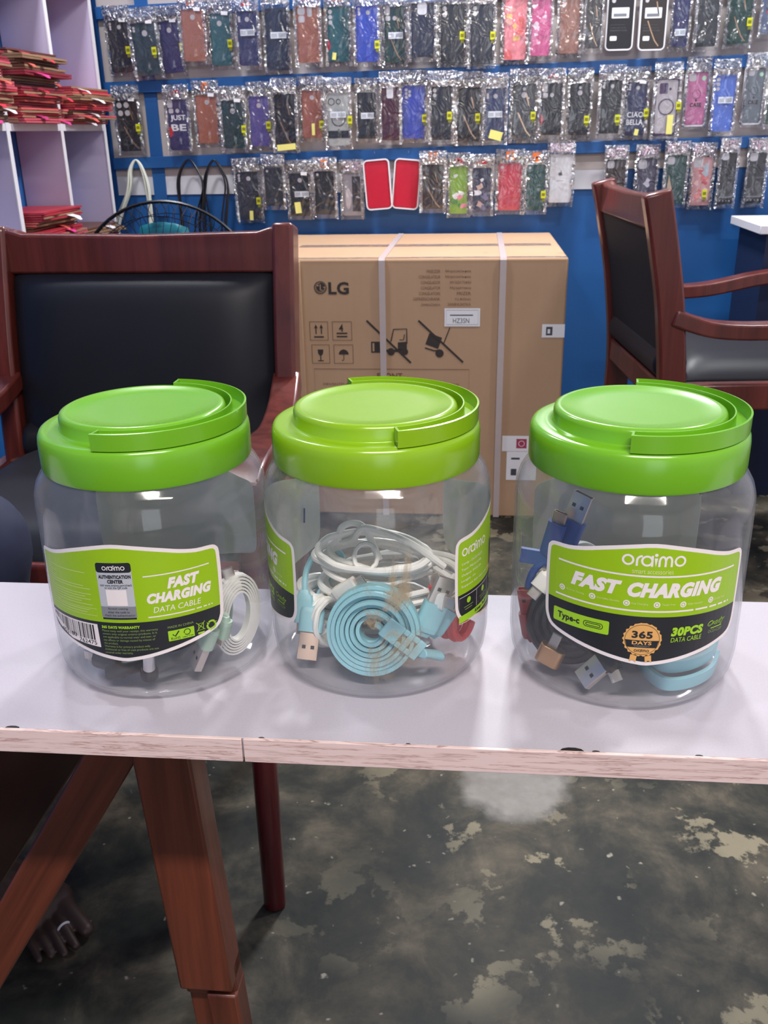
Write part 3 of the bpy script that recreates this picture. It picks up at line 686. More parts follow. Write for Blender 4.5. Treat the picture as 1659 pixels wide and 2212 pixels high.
    if hook and hook in 'orh':
        q = MB()
        if hook == 'o': q.box((0, -.0046, hz+.002), (.026, .0008, .026)); q.prism([(-.004, -.003), (.004, -.003), (0, .005)], .0008, Matrix.Translation((0, -.005, hz+.002)) @ Euler((pi/2, 0, 0)).to_matrix().to_4x4(), 1)
        elif hook == 'r': q.prism([(.017*cos(k*pi/8), .014*sin(k*pi/8)) for k in range(9)], .0008, Matrix.Translation((0, -.0046, hz-.008)) @ Euler((pi/2, 0, 0)).to_matrix().to_4x4()); q.box((0, -.0056, hz-.002), (.007, .0006, .005), 1)
        else: q.box((0, -.0046, hz), (W*.95, .0008, .026))
        q.build('header_card', [HOOKM[hook], M_dark], t, smooth=False)
    if bag:
        q = MB(); rnd = random.Random(int(x0*7+y0)); nx, nz = 8, 14; bw = W/2+.0065; zb, zt = -H/2-.013, H/2+.042
        vs = []; fs = []
        for i in range(nz+1):
            for j in range(nx+1):
                u, w = j/nx*2-1, i/nz; z = zb+(zt-zb)*w; inside = abs(u)*bw < W/2+.001 and z < H/2+.003 and z > -H/2-.003
                puff = -.0050 if inside else (-.001 if abs(u) > .98 else -.003)
                if i in (0, nz): puff = .003
                vs.append((u*bw+rnd.uniform(-.0012, .0012), puff-rnd.uniform(0, .0018 if inside else .008), z+rnd.uniform(-.001, .001)))
        for i in range(nz):
            for j in range(nx): k = i*(nx+1)+j; fs.append((k, k+1, k+nx+2, k+nx+1))
        hd_ = [1 if zb+(zt-zb)*(i+.5)/nz > H/2+.002 or j in (0, nx-1) else 0 for i in range(nz) for j in range(nx)]
        st = len(vs)
        vs += [(-bw, .012, zb), (bw, .012, zb), (bw, .012, zt), (-bw, .012, zt)]; fs.append((st+3, st+2, st+1, st))
        q.add(vs, fs); q.mi = hd_+[0]; q.build('clear_bag', [M_bag, M_bagh], t, angle=180)
    q = MB(); q.tube([(0, .022, hz+.004), (0, -.012, hz+.004), (0, -.016, hz+.009)], .0011, 6); q.build('hook', M_steel, t)
    return t
K = (30, 31, 37); TEAL = (38, 92, 100); DT = (34, 60, 70); NAVY = (44, 50, 98); BRN = (164, 106, 88); BLU = (58, 82, 190); GRN = (32, 66, 62)
def x_paintglare(p, W, H, m):  # glare on the glossy case, painted on as pale gold strokes
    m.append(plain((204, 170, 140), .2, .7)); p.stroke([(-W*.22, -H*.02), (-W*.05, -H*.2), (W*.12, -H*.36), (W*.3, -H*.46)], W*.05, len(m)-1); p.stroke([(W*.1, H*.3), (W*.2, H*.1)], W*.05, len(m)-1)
def x_text(lines, v0, dv, bold=.03, frac=.7):
    def f(p, W, H, m):
        m.append(M_white)
        for i, s in enumerate(lines): p.text(s, -W*frac/2, v0*H-dv*H*i, W*frac/2, v0*H-dv*H*i+dv*H*.72, len(m)-1, 2, bold)
    return f
def x_blotch(cols, n=9, seed=1):
    def f(p, W, H, m):
        rnd = random.Random(seed)
        for k in range(n):
            m.append(plain(cols[k % len(cols)], .4)); a = rnd.uniform(0, 6)
            u, v, r = rnd.uniform(-.3, .3)*W, rnd.uniform(-.42, .3)*H, rnd.uniform(.08, .18)*W
            p.poly([(u+r*(1+.35*sin(3*t+a))*cos(t), v+r*(1+.35*sin(2*t+a))*sin(t)) for t in [i*pi/8 for i in range(16)]], len(m)-1, 1+k*.2)
    return f
def x_ring(col):
    def f(p, W, H, m): m.append(plain(col, .4)); p.ring(0, 0, W*.28, W*.045, len(m)-1); p.rect(-W*.03, -H*.3, W*.03, -H*.19, len(m)-1); p.ring(-W*.28, H*.32, W*.13, W*.03, len(m)-1); p.ring(W*.02, H*.32, W*.09, W*.03, len(m)-1)
    return f
def x_frame(col, inner):
    def f(p, W, H, m):
        m.append(plain(inner, .35)); p.poly(rr(-W*.42, -H*.45, W*.42, H*.45, W*.1), len(m)-1, 1)
        m.append(plain(col, .35)); p.ring(0, 0, W*.3, W*.05, len(m)-1, 3); p.rrect(-W*.32, H*.22, W*.02, H*.4, W*.05, len(m)-1, 2); p.disc(W*.12, H*.3, W*.05, len(m)-1, 2)
    return f
def x_pack(extra=None):
    def f(p, W, H, m):
        m.append(plain((92, 92, 100), .5)); p.text('protective soft cover', -W*.38, -H*.10, W*.2, -H*.08, len(m)-1, 2); p.text('flexible and slim fit', -W*.38, -H*.15, W*.25, -H*.13, len(m)-1, 2); p.text('PREMIUM CASE', -W*.38, -H*.20, W*.3, -H*.175, len(m)-1, 2)
        m.append(M_white); p.rrect(-W*.36, H*.02, W*.34, H*.2, W*.03, len(m)-1, 2); p.rrect(-W*.38, -H*.36, -W*.1, -H*.28, W*.04, len(m)-1, 2)
        m.append(M_grey); p.rect(-W*.28, H*.05, W*.24, H*.10, len(m)-1, 3)
    return f
def x_case(p, W, H, m):
    m.append(plain((58, 40, 50), .5)); p.text('CASE', -W*.28, -H*.16, W*.28, -H*.08, len(m)-1, 2, .04); p.ring(0, H*.08, W*.2, W*.02, len(m)-1, 1); p.disc(0, -H*.035, W*.05, len(m)-1, 2)
    m.append(plain((180, 224, 190), .3)); p.disc(W*.3, H*.38, W*.11, len(m)-1, 2)
def x_apple(p, W, H, m):
    m.append(M_grey); k = len(m)-1; p.disc(-W*.03, H*.10, W*.06, k, 2, ry=W*.07); p.disc(W*.03, H*.10, W*.06, k, 2, ry=W*.07); p.disc(W*.02, H*.155, W*.018, k, 2, ry=W*.035)
    m.append(plain((236, 236, 238), .3)); p.disc(W*.10, H*.105, W*.035, len(m)-1, 4); m.append(plain((190, 190, 194), .4)); p.text('phone', -W*.14, -H*.06, W*.14, -H*.03, k, 2)
def x_dots(p, W, H, m):
    m.append(plain((150, 152, 158), .4)); p.stroke([(-W*.42, -H*.36), (W*.42, -H*.36)], W*.02, len(m)-1)
    for k in range(4): p.disc(-W*.3+k*W*.2, -H*.43, W*.04, len(m)-1)
def x_badge(p, W, H, m): m.append(M_white); p.rrect(-W*.2, H*.28, W*.16, H*.5, W*.1, len(m)-1, 2)
def x_emblem(p, W, H, m): m.append(plain((70, 76, 84), .4)); p.ring(W*.1, H*.14, W*.14, W*.04, len(m)-1)
def x_quilt(p, W, H, m):
    m.append(plain((24, 50, 52), .4))
    for k in range(-3, 4): p.stroke([(-W*.45, H*.08*k-.012), (W*.45, H*.08*k+.018)], .0012, len(m)-1); p.stroke([(-W*.45, H*.08*k+.018), (W*.45, H*.08*k-.012)], .0012, len(m)-1)
def x_redblob(p, W, H, m): x_text(['JUST', 'BE'], .06, .18)(p, W, H, m); m.append(M_redh); p.disc(-W*.42, -H*.14, W*.13, len(m)-1, 4, ry=H*.10)
def x_redside(p, W, H, m): m.append(M_redh); p.disc(-W*.46, -H*.2, W*.10, len(m)-1, 4, ry=H*.10)
YT = (.36, -.08)
ROW1 = [((229, 44, 290, 157), K, 'black bagged phone case with three small lenses and yellow tag', dict(cut='v3f', tagp=YT, price=True, ang=-1)),
 ((281, 48, 351, 164), DT, 'dark teal bagged phone case with yellow tag', dict(cut='d2f', tagp=(.3, -.05), price=True, ang=-3)),
 ((339, 45, 399, 158), (44, 44, 96), 'indigo bagged phone case, its right side covered', dict(cut='d2f', tagp=(.5, -.02), price=True, ang=-3)),
 ((388, 20, 448, 133), BRN, 'rose brown case with round hole and orange header', dict(cut='f', hook='o', price=True)),
 ((450, 29, 506, 142), TEAL, 'teal green case with two dots and yellow tag', dict(cut='d2', tagp=(.4, -.08), price=True)),
 ((509, 23, 563, 142), (48, 52, 94), 'crinkled navy bagged case with white barcode sticker', dict(cut='v2f', bar=(.0, .10), hook='r')),
 ((569, 18, 628, 151), (52, 58, 74), 'slate bagged case with silver shine and barcode sticker', dict(bar=(.08, .06), rough=.2)),
 ((637, 12, 694, 136), BRN, 'shiny copper brown case with square lens windows', dict(cut='b3', price=True, rough=.15, hook='r')),
 ((704, 13, 758, 134), TEAL, 'teal case with vertical lens rows and pale note', dict(cut='v3', note=(-.2, -.4, .012, .02, 8), hook='r', extra=x_redside)),
 ((766, 12, 820, 134), BLU, 'bright blue case with olive yellow tag', dict(cut='v3f', tagp=(.42, -.2))),
 ((828, 13, 877, 136), (48, 72, 70), 'smoky green clear case with barcode sticker', dict(cut='s3', bar=(.05, -.02), rough=.15, extra=x_paintglare)),
 ((885, 6, 941, 124), (52, 58, 76), 'crinkled silver bag with white badge', dict(extra=x_badge, rough=.15)),
 ((948, 6, 1007, 136), (38, 41, 48), 'black case with two lenses, left of a matching one', dict(cut='v2', tagp=(.36, -.05))),
 ((1013, 6, 1069, 139), (40, 44, 56), 'black case with yellow tag, just left of the pink case', dict(cut='v2', tagp=(.44, -.04))),
 ((1085, -6, 1141, 130), (240, 138, 148), 'pale pink wavy case with yellow and orange flowers', dict(extra=x_blotch([(244, 196, 120), (236, 110, 110), (250, 180, 170)], 8, 3), rough=.3)),
 ((1144, -6, 1193, 121), (208, 84, 140), 'magenta case with white spots', dict(extra=x_blotch([(246, 226, 236), (226, 130, 170)], 8, 4), rough=.2)),
 ((1204, -8, 1256, 116), (150, 98, 82), 'copper brown case right of the magenta one', dict(cut='v2', rough=.15)),
 ((1262, -10, 1303, 105), (52, 46, 44), 'narrow black case with gold glare', dict(extra=x_paintglare, rough=.12)),
 ((1309, -22, 1371, 106), K, 'black case with square sticker in white tray', dict(tray=1, cut='v2', extra=x_pack(), bag=False)),
 ((1380, -22, 1442, 106), (52, 48, 48), 'gold glinting black case in white tray', dict(tray=1, cut='v2', extra=lambda p, W, H, m: (x_pack()(p, W, H, m), x_paintglare(p, W, H, m)), bag=False)),
 ((1448, -22, 1494, 101), NAVY, 'navy case with low barcode sticker', dict(cut='v2', bar=(0, -.25))),
 ((1499, -25, 1558, 101), (44, 50, 58), 'dark grey case with square emblem', dict(cut='f', extra=x_emblem)),
 ((1565, -28, 1632, 95), (34, 70, 66), 'dark green case with gold glare and yellow tag', dict(tagp=(.4, -.12), extra=x_paintglare, rough=.15)),
 ((1640, -28, 1692, 72), (96, 110, 140), 'patterned case cut by the right frame edge', dict(extra=x_blotch([(220, 60, 70), (40, 50, 90), (230, 230, 236)], 9, 6), rough=.15))]
ROW2 = [((248, 215, 310, 327), (30, 29, 34), 'black case with four round lenses and gold glare', dict(cut='q4', tagp=(.4, -.05), price=True, extra=x_paintglare, ang=-1)),
 ((358, 214, 414, 325), (50, 48, 96), 'indigo case reading JUST BE with red tag', dict(cut='s3', hook='r', extra=x_redblob)),
 ((420, 205, 477, 310), (170, 104, 82), 'tan brown case with orange header left of dark green', dict(cut='f', hook='o', price=True)),
 ((476, 217, 533, 321), (28, 60, 62), 'dark green quilted case with yellow tag', dict(cut='c2', tagp=(.45, -.1), extra=x_quilt, price=True)),
 ((536, 208, 586, 316), (92, 80, 148), 'violet case with round hole and yellow tag', dict(cut='c2', tagp=(.44, -.08))),
 ((589, 200, 644, 322), (44, 42, 44), 'glossy black case with pale yellow note at bottom', dict(note=(.0, -.47, .06, .018, -4), extra=x_paintglare, rough=.12)),
 ((649, 196, 699, 298), (160, 98, 82), 'tan brown case with narrow pale note', dict(cut='f', tagp=(.45, -.22), note=(.05, -.32, .01, .035, 0), rough=.2)),
 ((704, 199, 758, 315), (178, 182, 180), 'clear case with black band and printed rings', dict(extra=lambda p, W, H, m: (x_ring((60, 64, 66))(p, W, H, m), m.append(M_dark), p.rect(-W/2, -H*.36, W/2, -H*.22, len(m)-1, 3)), tagp=(.5, -.02), bar=(0, .08))),
 ((770, 200, 814, 300), (38, 40, 46), 'short black case with barcode sticker', dict(cut='', bar=(.05, 0))),
 ((823, 187, 864, 304), (78, 40, 56), 'maroon case with big white lens window', dict(extra=x_badge, rough=.15)),
 ((867, 184, 920, 300), (62, 78, 180), 'bright blue case with five lens holes', dict(cut='m5', tagp=(.45, -.12))),
 ((929, 185, 978, 303), (36, 38, 48), 'black case with yellow tag right of the bright blue case', dict(cut='v2', tagp=(.36, -.05))),
 ((986, 187, 1040, 306), (38, 36, 38), 'glossy black case with long pale glare and yellow tag', dict(tagp=(.36, -.06), extra=x_paintglare, rough=.12)),
 ((1045, 190, 1094, 304), (48, 58, 98), 'navy case with torn yellow note and barcode sticker', dict(cut='v2f', bar=(0, 0), note=(.05, -.4, .04, .026, 15))),
 ((1102, 181, 1160, 300), (44, 43, 48), 'charcoal case with yellow tag right of the torn note', dict(cut='c2', tagp=(.38, -.08), extra=x_paintglare, rough=.15)),
 ((1165, 180, 1217, 292), (28, 30, 38), 'black case with square lenses and red side tag', dict(cut='s3', hook='r', extra=x_redside)),
 ((1225, 180, 1277, 292), (32, 34, 42), 'plain black case with round hole and low yellow tag', dict(cut='c2', tagp=(.36, -.2))),
 ((1291, 173, 1345, 289), (36, 39, 45), 'black case with low yellow tag left of the navy case', dict(cut='v3f', tagp=(.36, -.22))),
 ((1346, 177, 1400, 293), (34, 40, 84), 'navy case reading CIAO BELLA', dict(cut='v3f', price=True, tagp=(.5, -.08), note=(.1, -.44, .012, .018, 10), extra=x_text(['CIAO', 'BELLA'], -.16, .14, .02, .78))),
 ((1407, 167, 1470, 295), (70, 50, 88), 'purple rimmed clear case with ring and pale note', dict(extra=x_frame((74, 52, 92), (190, 182, 186)), note=(.2, -.3, .018, .055, 0), tagp=(.5, .02))),
 ((1476, 156, 1531, 270), (196, 110, 156), 'pink case reading CASE in white hanging tray', dict(cut='sqs', tray=2, extra=x_case)),
 ((1533, 161, 1593, 284), (82, 116, 210), 'sky blue case with barcode sticker', dict(cut='v3', bar=(.05, .05))),
 ((1602, 147, 1654, 266), (110, 120, 130), 'grey case reading CASE in white hanging tray', dict(cut='sqs', tray=2, extra=x_case)),
 ((1650, 196, 1702, 268), (40, 76, 60), 'green case cut by the right frame edge', dict())]
ROW3 = [((508, 371, 567, 474), (44, 46, 54), 'charcoal case with round hole and yellow notes', dict(cut='v3f', tagp=(.4, -.12), note=(.05, -.42, .012, .03, 4), ang=-2)),
 ((569, 363, 616, 445), (44, 46, 52), 'short slim black case', dict(cut='n1')),
 ((623, 375, 673, 467), (34, 36, 42), 'black case with barcode sticker and yellow note', dict(cut='f', bar=(.1, .02), note=(-.1, -.3, .02, .035, -6), price=True)),
 ((677, 370, 727, 464), (36, 36, 42), 'black case with orange header left of the clear one', dict(cut='n1', hook='o')),
 ((738, 374, 784, 466), (150, 146, 152), 'clear case with dark picture and shiny header', dict(hook='h', extra=lambda p, W, H, m: (m.append(plain((60, 56, 66), .3)), p.rect(0, -H*.4, W*.4, H*.42, len(m)-1, 1), m.append(plain((200, 190, 196), .2)), p.disc(-W*.2, -H*.1, W*.14, len(m)-1, 2, ry=H*.25)))),
 ((790, 348, 842, 450), (188, 44, 64), 'red case in white tray leaning left', dict(tray=1, bag=False, ang=-4, cut='', rough=.12)),
 ((852, 347, 904, 449), (188, 44, 64), 'red case in white tray leaning right', dict(tray=1, bag=False, ang=5, cut='', rough=.12)),
 ((910, 356, 960, 452), (66, 60, 60), 'crinkled dark silver case with orange header', dict(hook='o', extra=x_paintglare, rough=.12)),
 ((969, 360, 1011, 462), (136, 178, 64), 'lime green flowered case with red header', dict(hook='r', extra=x_blotch([(240, 150, 170), (240, 240, 240), (90, 150, 70)], 9, 8))),
 ((1018, 363, 1063, 459), (56, 58, 84), 'dark patterned case with red header', dict(hook='r', extra=x_blotch([(200, 170, 160), (230, 230, 236), (110, 110, 150)], 7, 9), rough=.12)),
 ((1072, 353, 1129, 455), (202, 64, 84), 'rose red case with orange header', dict(cut='n1', hook='o')),
 ((1134, 356, 1180, 455), (36, 76, 74), 'dark green case with orange header left of the white one', dict(cut='n1', hook='o', tagp=(.4, -.15))),
 ((1182, 334, 1238, 438), (236, 236, 240), 'white case with small apple mark and shiny header', dict(cut='i1', hook='h', extra=x_apple)),
 ((1303, 345, 1353, 450), (52, 34, 34), 'dark brown case partly behind the armchair back', dict(cut='sqs', hook='h')),
 ((1369, 343, 1420, 446), (66, 60, 84), 'dark purple shiny case above the armchair', dict(cut='sq', hook='h', extra=x_blotch([(200, 196, 210), (90, 84, 110)], 6, 12), rough=.12)),
 ((1431, 336, 1485, 441), (34, 72, 70), 'dark green case with gold glare and square window', dict(cut='sqs', hook='h', extra=lambda p, W, H, m: (m.append(plain((214, 186, 160), .2, .6)), p.poly([(-W*.3, H*.1), (-W*.05, -H*.3), (-W*.1, -H*.44), (-W*.42, -H*.42)], len(m)-1, 2)))),  # the gold glare is a flat patch of painted colour
 ((1487, 339, 1542, 444), (206, 150, 150), 'pink flowered case with lilac lens window', dict(cut='sq', hook='h', tagp=(.2, -.25), extra=x_blotch([(226, 110, 110), (180, 190, 200), (244, 196, 190), (200, 80, 90)], 11, 13))),
 ((1547, 329, 1593, 442), (32, 34, 40), 'black case with row of dots, left one of two', dict(cut='sq', hook='h', extra=x_dots)),
 ((1606, 329, 1657, 440), (34, 36, 42), 'black case with row of dots, right one of two', dict(cut='sq', hook='h', extra=x_dots))]
for r_, rowd in enumerate((ROW1, ROW2, ROW3)):
    for k, (bx_, col, desc, kw) in enumerate(rowd):
        bagged(r_, k, bx_, col, desc, dy=.020*(k % 2), **kw)
# ================================================================ the three cable jars
JR = .0665
M_lime = plain((112, 176, 36), .2, var=.04, vscale=20, spec=.55, bump=.12, bscale=26)
M_lime2 = plain((136, 180, 28), .2, var=.05, vscale=20, spec=.55, bump=.14, bscale=26)
M_jar = clear('clear_jar_plastic', .027, .20, 1.0, .05, (.985, .985, .985, 1))
M_jard = clear('grimy_jar_plastic', .032, .20, 1.0, .05, (.985, .985, .985, 1), dirt=.6)
def seethru(name, col, keep):
    """paper label seen from its glued side: pale and a little translucent"""
    t = NT(name); d = t.n('ShaderNodeBsdfDiffuse'); d.inputs[0].default_value = lin(col); tr = t.n('ShaderNodeBsdfTransparent'); tl = t.n('ShaderNodeBsdfTranslucent'); tl.inputs[0].default_value = lin(col)
    m = t.n('ShaderNodeMixShader'); m.inputs[0].default_value = .5; t.l(d.outputs[0], m.inputs[1]); t.l(tl.outputs[0], m.inputs[2])
    m2 = t.n('ShaderNodeMixShader'); m2.inputs[0].default_value = keep; t.l(tr.outputs[0], m2.inputs[1]); t.l(m.outputs[0], m2.inputs[2]); return t.done(m2.outputs[0])
LM = [plain((236, 226, 224), .4, var=.02), plain((150, 190, 20), .38, var=.05, vscale=60), plain((36, 38, 42), .4, var=.05), plain((226, 170, 100), .4, var=.04), plain((186, 188, 194), .35, 0, var=.03), plain((160, 208, 40), .4, var=.03), plain((132, 134, 140), .4, 0, var=.03), plain((134, 156, 84), .5, var=.03), plain((214, 222, 150), .5, var=.03), plain((216, 182, 40), .45, var=.05), seethru('label_back', (232, 240, 226), .66)]
W_, G_, K_, O_, S_, L_, D_, T_, P_, Y_, B_ = range(11)
OUT = [(-54, 94.6), (-45, 95.3), (-36, 97.2), (-26, 99.9), (-13, 102.6), (0, 104.1), (13, 102.6), (26, 99.9), (36, 97.2), (45, 95.3), (54, 94.6), (57.2, 92.8), (58.5, 89), (58.7, 74), (58.2, 56), (57, 49), (53, 43.8), (42, 40.4), (28, 37.2), (14, 34.4), (4, 32.9), (0, 32.6), (-4, 32.9), (-14, 34.4), (-28, 37.2), (-42, 40.4), (-53, 43.8), (-57, 49), (-58.2, 56), (-58.7, 74), (-58.5, 89), (-57.2, 92.8)]
OUT = [tuple(p) for p in smooth_path(OUT, 3, True)]
IN = inset(OUT, 2.2)
def oraimo(p, x0, z0, w, mi, l=3):
    """rounded geometric lettering: o r a i m o"""
    k = w/31.5; R = 2.55*k; s = 1.15*k; y = z0+R+s/2; x = x0
    p.ring(x+R, y, R, s, mi, l); x += 2*R+1.9*k
    p.stroke([(x, z0), (x, y)]+[(x+R*.95-R*.95*cos(radians(a)), y+R*sin(radians(a))) for a in range(15, 96, 16)], s, mi, l); x += 2.5*k
    p.ring(x+R, y, R, s, mi, l); p.stroke([(x+2*R, z0), (x+2*R, z0+2*R+s)], s, mi, l); x += 2*R+1.9*k
    p.poly([(x-s*.75, z0+R*1.9), (x+s*.75, z0+R*1.9), (x, z0-.2*k)], mi, l); p.disc(x, z0+R*2.5+s*.2, s*.8, mi, l, 14); x += 1.8*k
    r2 = R*.62
    p.stroke([(x, z0), (x, y)]+[(x+r2-r2*cos(radians(a)), y+R*sin(radians(a))) for a in range(20, 161, 20)]+[(x+2*r2, y), (x+2*r2, z0)], s, mi, l)
    p.stroke([(x+2*r2+r2-r2*cos(radians(a)), y+R*sin(radians(a))) for a in range(0, 161, 20)]+[(x+4*r2, y), (x+4*r2, z0)], s, mi, l); x += 4*r2+1.9*k
    p.ring(x+R, y, R, s, mi, l)
def base_label(split, k):
    p = Print(); p.poly(OUT, W_, 1)
    # the two colour fields meet on one line
    top = [q for q in IN]; p.clipitems = [(top, G_, ((0, split, 0), (0, -1, 0))), (top, K_, ((0, split, 0), (0, 1, 0)))]
    return p
def front_label():
    p = base_label(62, 0)
    p.rect(-50.7, 85.0, 50.7, 86.0, W_, 3)
    oraimo(p, -15.9, 91.2, 31.6, W_); p.text('smart accessories', -10.8, 87.0, 10.3, 89.6, P_, 3)
    p.text('FAST', -42.5, 73.4, -15.2, 81.9, W_, 3, .068, .28); p.text('CHARGING', -12.3, 73.2, 41.2, 81.9, W_, 3, .068, .28)
    for (u, z), s in zip(((-47.5, 69.8), (-30.1, 69.8), (-12.2, 69.4), (3.4, 69.3), (17.6, 69.1), (34.8, 69.2)), ('AI Smart Sensing', 'Incredibly Durable', 'Fast Charging', 'Tangle Free', 'Wear resistant', 'Durable Head')):
        p.disc(u, z, 1.75, W_, 3); p.ring(u, z, .9, .35, G_, 4); p.text(s, u+2.6, z-.8, u+3+.62*len(s), z+.7, P_, 3)
    p.rect(-51.4, 64.7, 24, 65.7, W_, 3)
    for a, b in ((25.2, 33), (34.4, 39.4), (40.7, 44.2), (45.4, 47.4), (48.4, 49.4)): p.rect(a, 64.7, b, 65.7, W_, 3)
    p.rrect(-52, 48.6, -20, 56.8, .9, L_, 3); p.text('Type-c', -49.2, 50.0, -36, 54.9, K_, 4, .035)
    p.stroke(rr(-33.7, 51.2, -23.3, 54.4, 1.55, 5), .38, K_, 4, True); p.stroke(rr(-32.4, 52.1, -24.6, 53.5, .68, 5), .38, K_, 4, True)
    cx, cz = -2.4, 48.3
    p.poly([(cx+(10.0+.38*cos(22*a))*cos(a), cz+(9.9+.38*cos(22*a))*sin(a)) for a in [i*2*pi/132 for i in range(132)]], O_, 4); p.ring(cx, cz, 9.0, .22, K_, 5, n=40)
    for s in (-1, 1): p.poly([(cx+s*2.0, cz-10), (cx+s*5.4, cz-9.2), (cx+s*5.9, cz-13.6), (cx+s*4.1, cz-12.6), (cx+s*2.5, cz-13.9)], O_, 4)
    p.text('365', cx-5.6, cz+.9, cx+5.2, cz+5.3, K_, 6, .035); p.poly([(cx-8.9, cz-.4), (cx+8.9, cz-.4), (cx+7.7, cz-4.8), (cx-7.7, cz-4.8)], K_, 5); p.text('DAYS', cx-5.2, cz-3.0, cx+5.0, cz-.8, O_, 6, .03); p.text('WARRANTY', cx-4.2, cz-4.4, cx+4.2, cz-3.4, D_, 6); oraimo(p, cx-3.7, cz-7.4, 7.6, K_, 6)
    p.text('30PCS', 12.6, 50.2, 31.8, 55.6, L_, 3, .06, .14); p.text('DATA CABLE', 12.8, 46.6, 31.4, 49.4, L_, 3, .0, .12)
    p.text('Candy', 35.0, 51.9, 48.6, 55.9, L_, 3, .05, .35, .03); p.text('Candy', 35.3, 52.3, 48.2, 55.5, K_, 4, .0, .35, .03); p.stroke([(37.5, 51.3), (46, 51.5)], .5, L_, 3); p.text('OCD-C23P', 35.8, 48.6, 46.6, 50.4, T_, 3)
    return p, -.0315
def back_label():
    p = base_label(57, 0)
    p2 = Print(); p.dz = -3.6
    # small print block, set too fine to read
    rnd = random.Random(4)
    for k in range(17):
        z = 88-k*1.62; a = -56.5+rnd.uniform(0, .8); b = a+rnd.choice((9, 36, 40, 38, 14, 33)); b = min(b, -14.5); p.stroke([(a, z), (b, z)], .32, P_, 3)
    p.stroke([(-45, 60.5), (-13.5, 60.5), (-13.5, 64.8), (-45, 64.8)], .25, P_, 3, True)
    p.rrect(-10.3, 59, 9.7, 93.4, 1.6, S_, 3); p.poly(rr(-10.3, 87.6, 9.7, 93.4, 1.5), K_, 4); p.rect(-10.3, 60.4, 9.7, 67, D_, 4); p.rect(-10.0, 59.1, 9.4, 60.2, K_, 4)
    oraimo(p, -6.3, 89.0, 12.4, W_, 5); p.text('AUTHENTICATION', -9.3, 84.0, 9.0, 86.2, K_, 5, .05); p.text('CENTER', -4.4, 81.2, 4.6, 83.4, K_, 5, .05)
    p.text('visit www.oraimo.com/check', -9.0, 79.4, 9.2, 80.8, K_, 5); p.text('or scan the QR code', -6.4, 77.8, 6.4, 79.2, K_, 5); p.rect(-6, 67.6, 5.6, 77.3, W_, 5)
    p.text('Scratch coating,', -6, 65.0, 5.4, 66.4, K_, 5); p.text('enter the code to', -6.4, 63.0, 6, 64.4, K_, 5); p.text('check the authentication', -8.6, 61.0, 8.8, 62.4, K_, 5)
    p.rect(15.3, 84.0, 51.6, 84.7, W_, 3); p.text('FAST', 27.4, 75.3, 45.6, 81.9, W_, 3, .068, .28); p.text('CHARGING', 16.0, 67.6, 51.8, 73.9, W_, 3, .068, .28); p.text('DATA CABLE', 18.8, 62.0, 45.0, 65.4, W_, 3, 0, .18)
    p.rect(15.6, 59.2, 41, 59.9, W_, 3)
    for a, b in ((42, 45), (46, 48), (48.8, 50), (50.7, 51.5)): p.rect(a, 59.2, b, 59.9, W_, 3)
    p.poly([(-56.2, 55.2), (-14.6, 55.2), (-14.2, 40.6), (-36, 42), (-49, 46.6), (-55.2, 50.5)], W_, 3)
    rnd = random.Random(9); u = -54.0
    while u < -17:
        w = rnd.choice((.35, .35, .7, 1.05)); lo = 43.4 if u > -36 else max(43.8, 43.4+(-36-u)*.42); p.rect(u, lo+1.4, u+w, 54.4, K_, 4); u += w+rnd.choice((.35, .7, .7, 1.0))
    p.text('955180', -45.5, 44.0, -31.5, 46.6, K_, 5); p.text('762475', -29.5, 41.9, -16.6, 44.4, K_, 5)
    p.text('365 DAYS WARRANTY', -11.8, 53.2, 10.4, 55.0, L_, 3, .05)
    for k, s in enumerate(('Please keep well your receipt, this warranty', 'covers only original oraimo products. It is', 'not applicable to normal wear and tear, or', 'any effects or damage caused by misuse of', 'the product.', 'Warranty is for primary product only.', 'Additional or free of cost products are not', 'covered under warranty.')):
        z = 51.2-k*1.98; p.text(s, -11.8, z-.4, -11.8+.72*len(s), z+1.25, T_, 3)
    p.text('MADE IN CHINA', 25.2, 51.0, 39.4, 52.4, T_, 3)
    p.rrect(25.0, 43.0, 39.4, 49.4, .3, L_, 3); p.stroke([(27.4, 47.0), (28.7, 45.6), (31, 48.6)], .7, K_, 4); p.text('RoHS', 26.4, 43.6, 31.4, 45.2, K_, 4); p.ring(35.4, 46.9, 1.7, .45, K_, 4, 20, 200); p.ring(35.4, 46.9, 1.7, .45, K_, 4, 220, 380); p.text('Lead Free', 32.6, 43.7, 38.6, 44.7, K_, 4)
    p.stroke([(41.8, 45.6), (42.2, 49.6), (45, 49.6), (44.6, 45.6)], .35, L_, 3, True); p.stroke([(40.8, 50.6), (45.6, 45.2)], .3, L_, 3); p.stroke([(45.8, 50.6), (40.8, 45.2)], .3, L_, 3); p.rect(41.4, 43.2, 45.2, 44.3, L_, 3)
    for a in (90, 210, 330): p.ring(49.6, 46.6, 2.5, 1.1, L_, 3, a-48, a+40, 6); q = radians(a+48); p.poly([(49.6+1.4*cos(q), 46.6+1.4*sin(q)), (49.6+3.7*cos(q), 46.6+3.7*sin(q)), (49.6+2.5*cos(q+.45), 46.6+2.5*sin(q+.45))], L_, 3)
    return p, .04
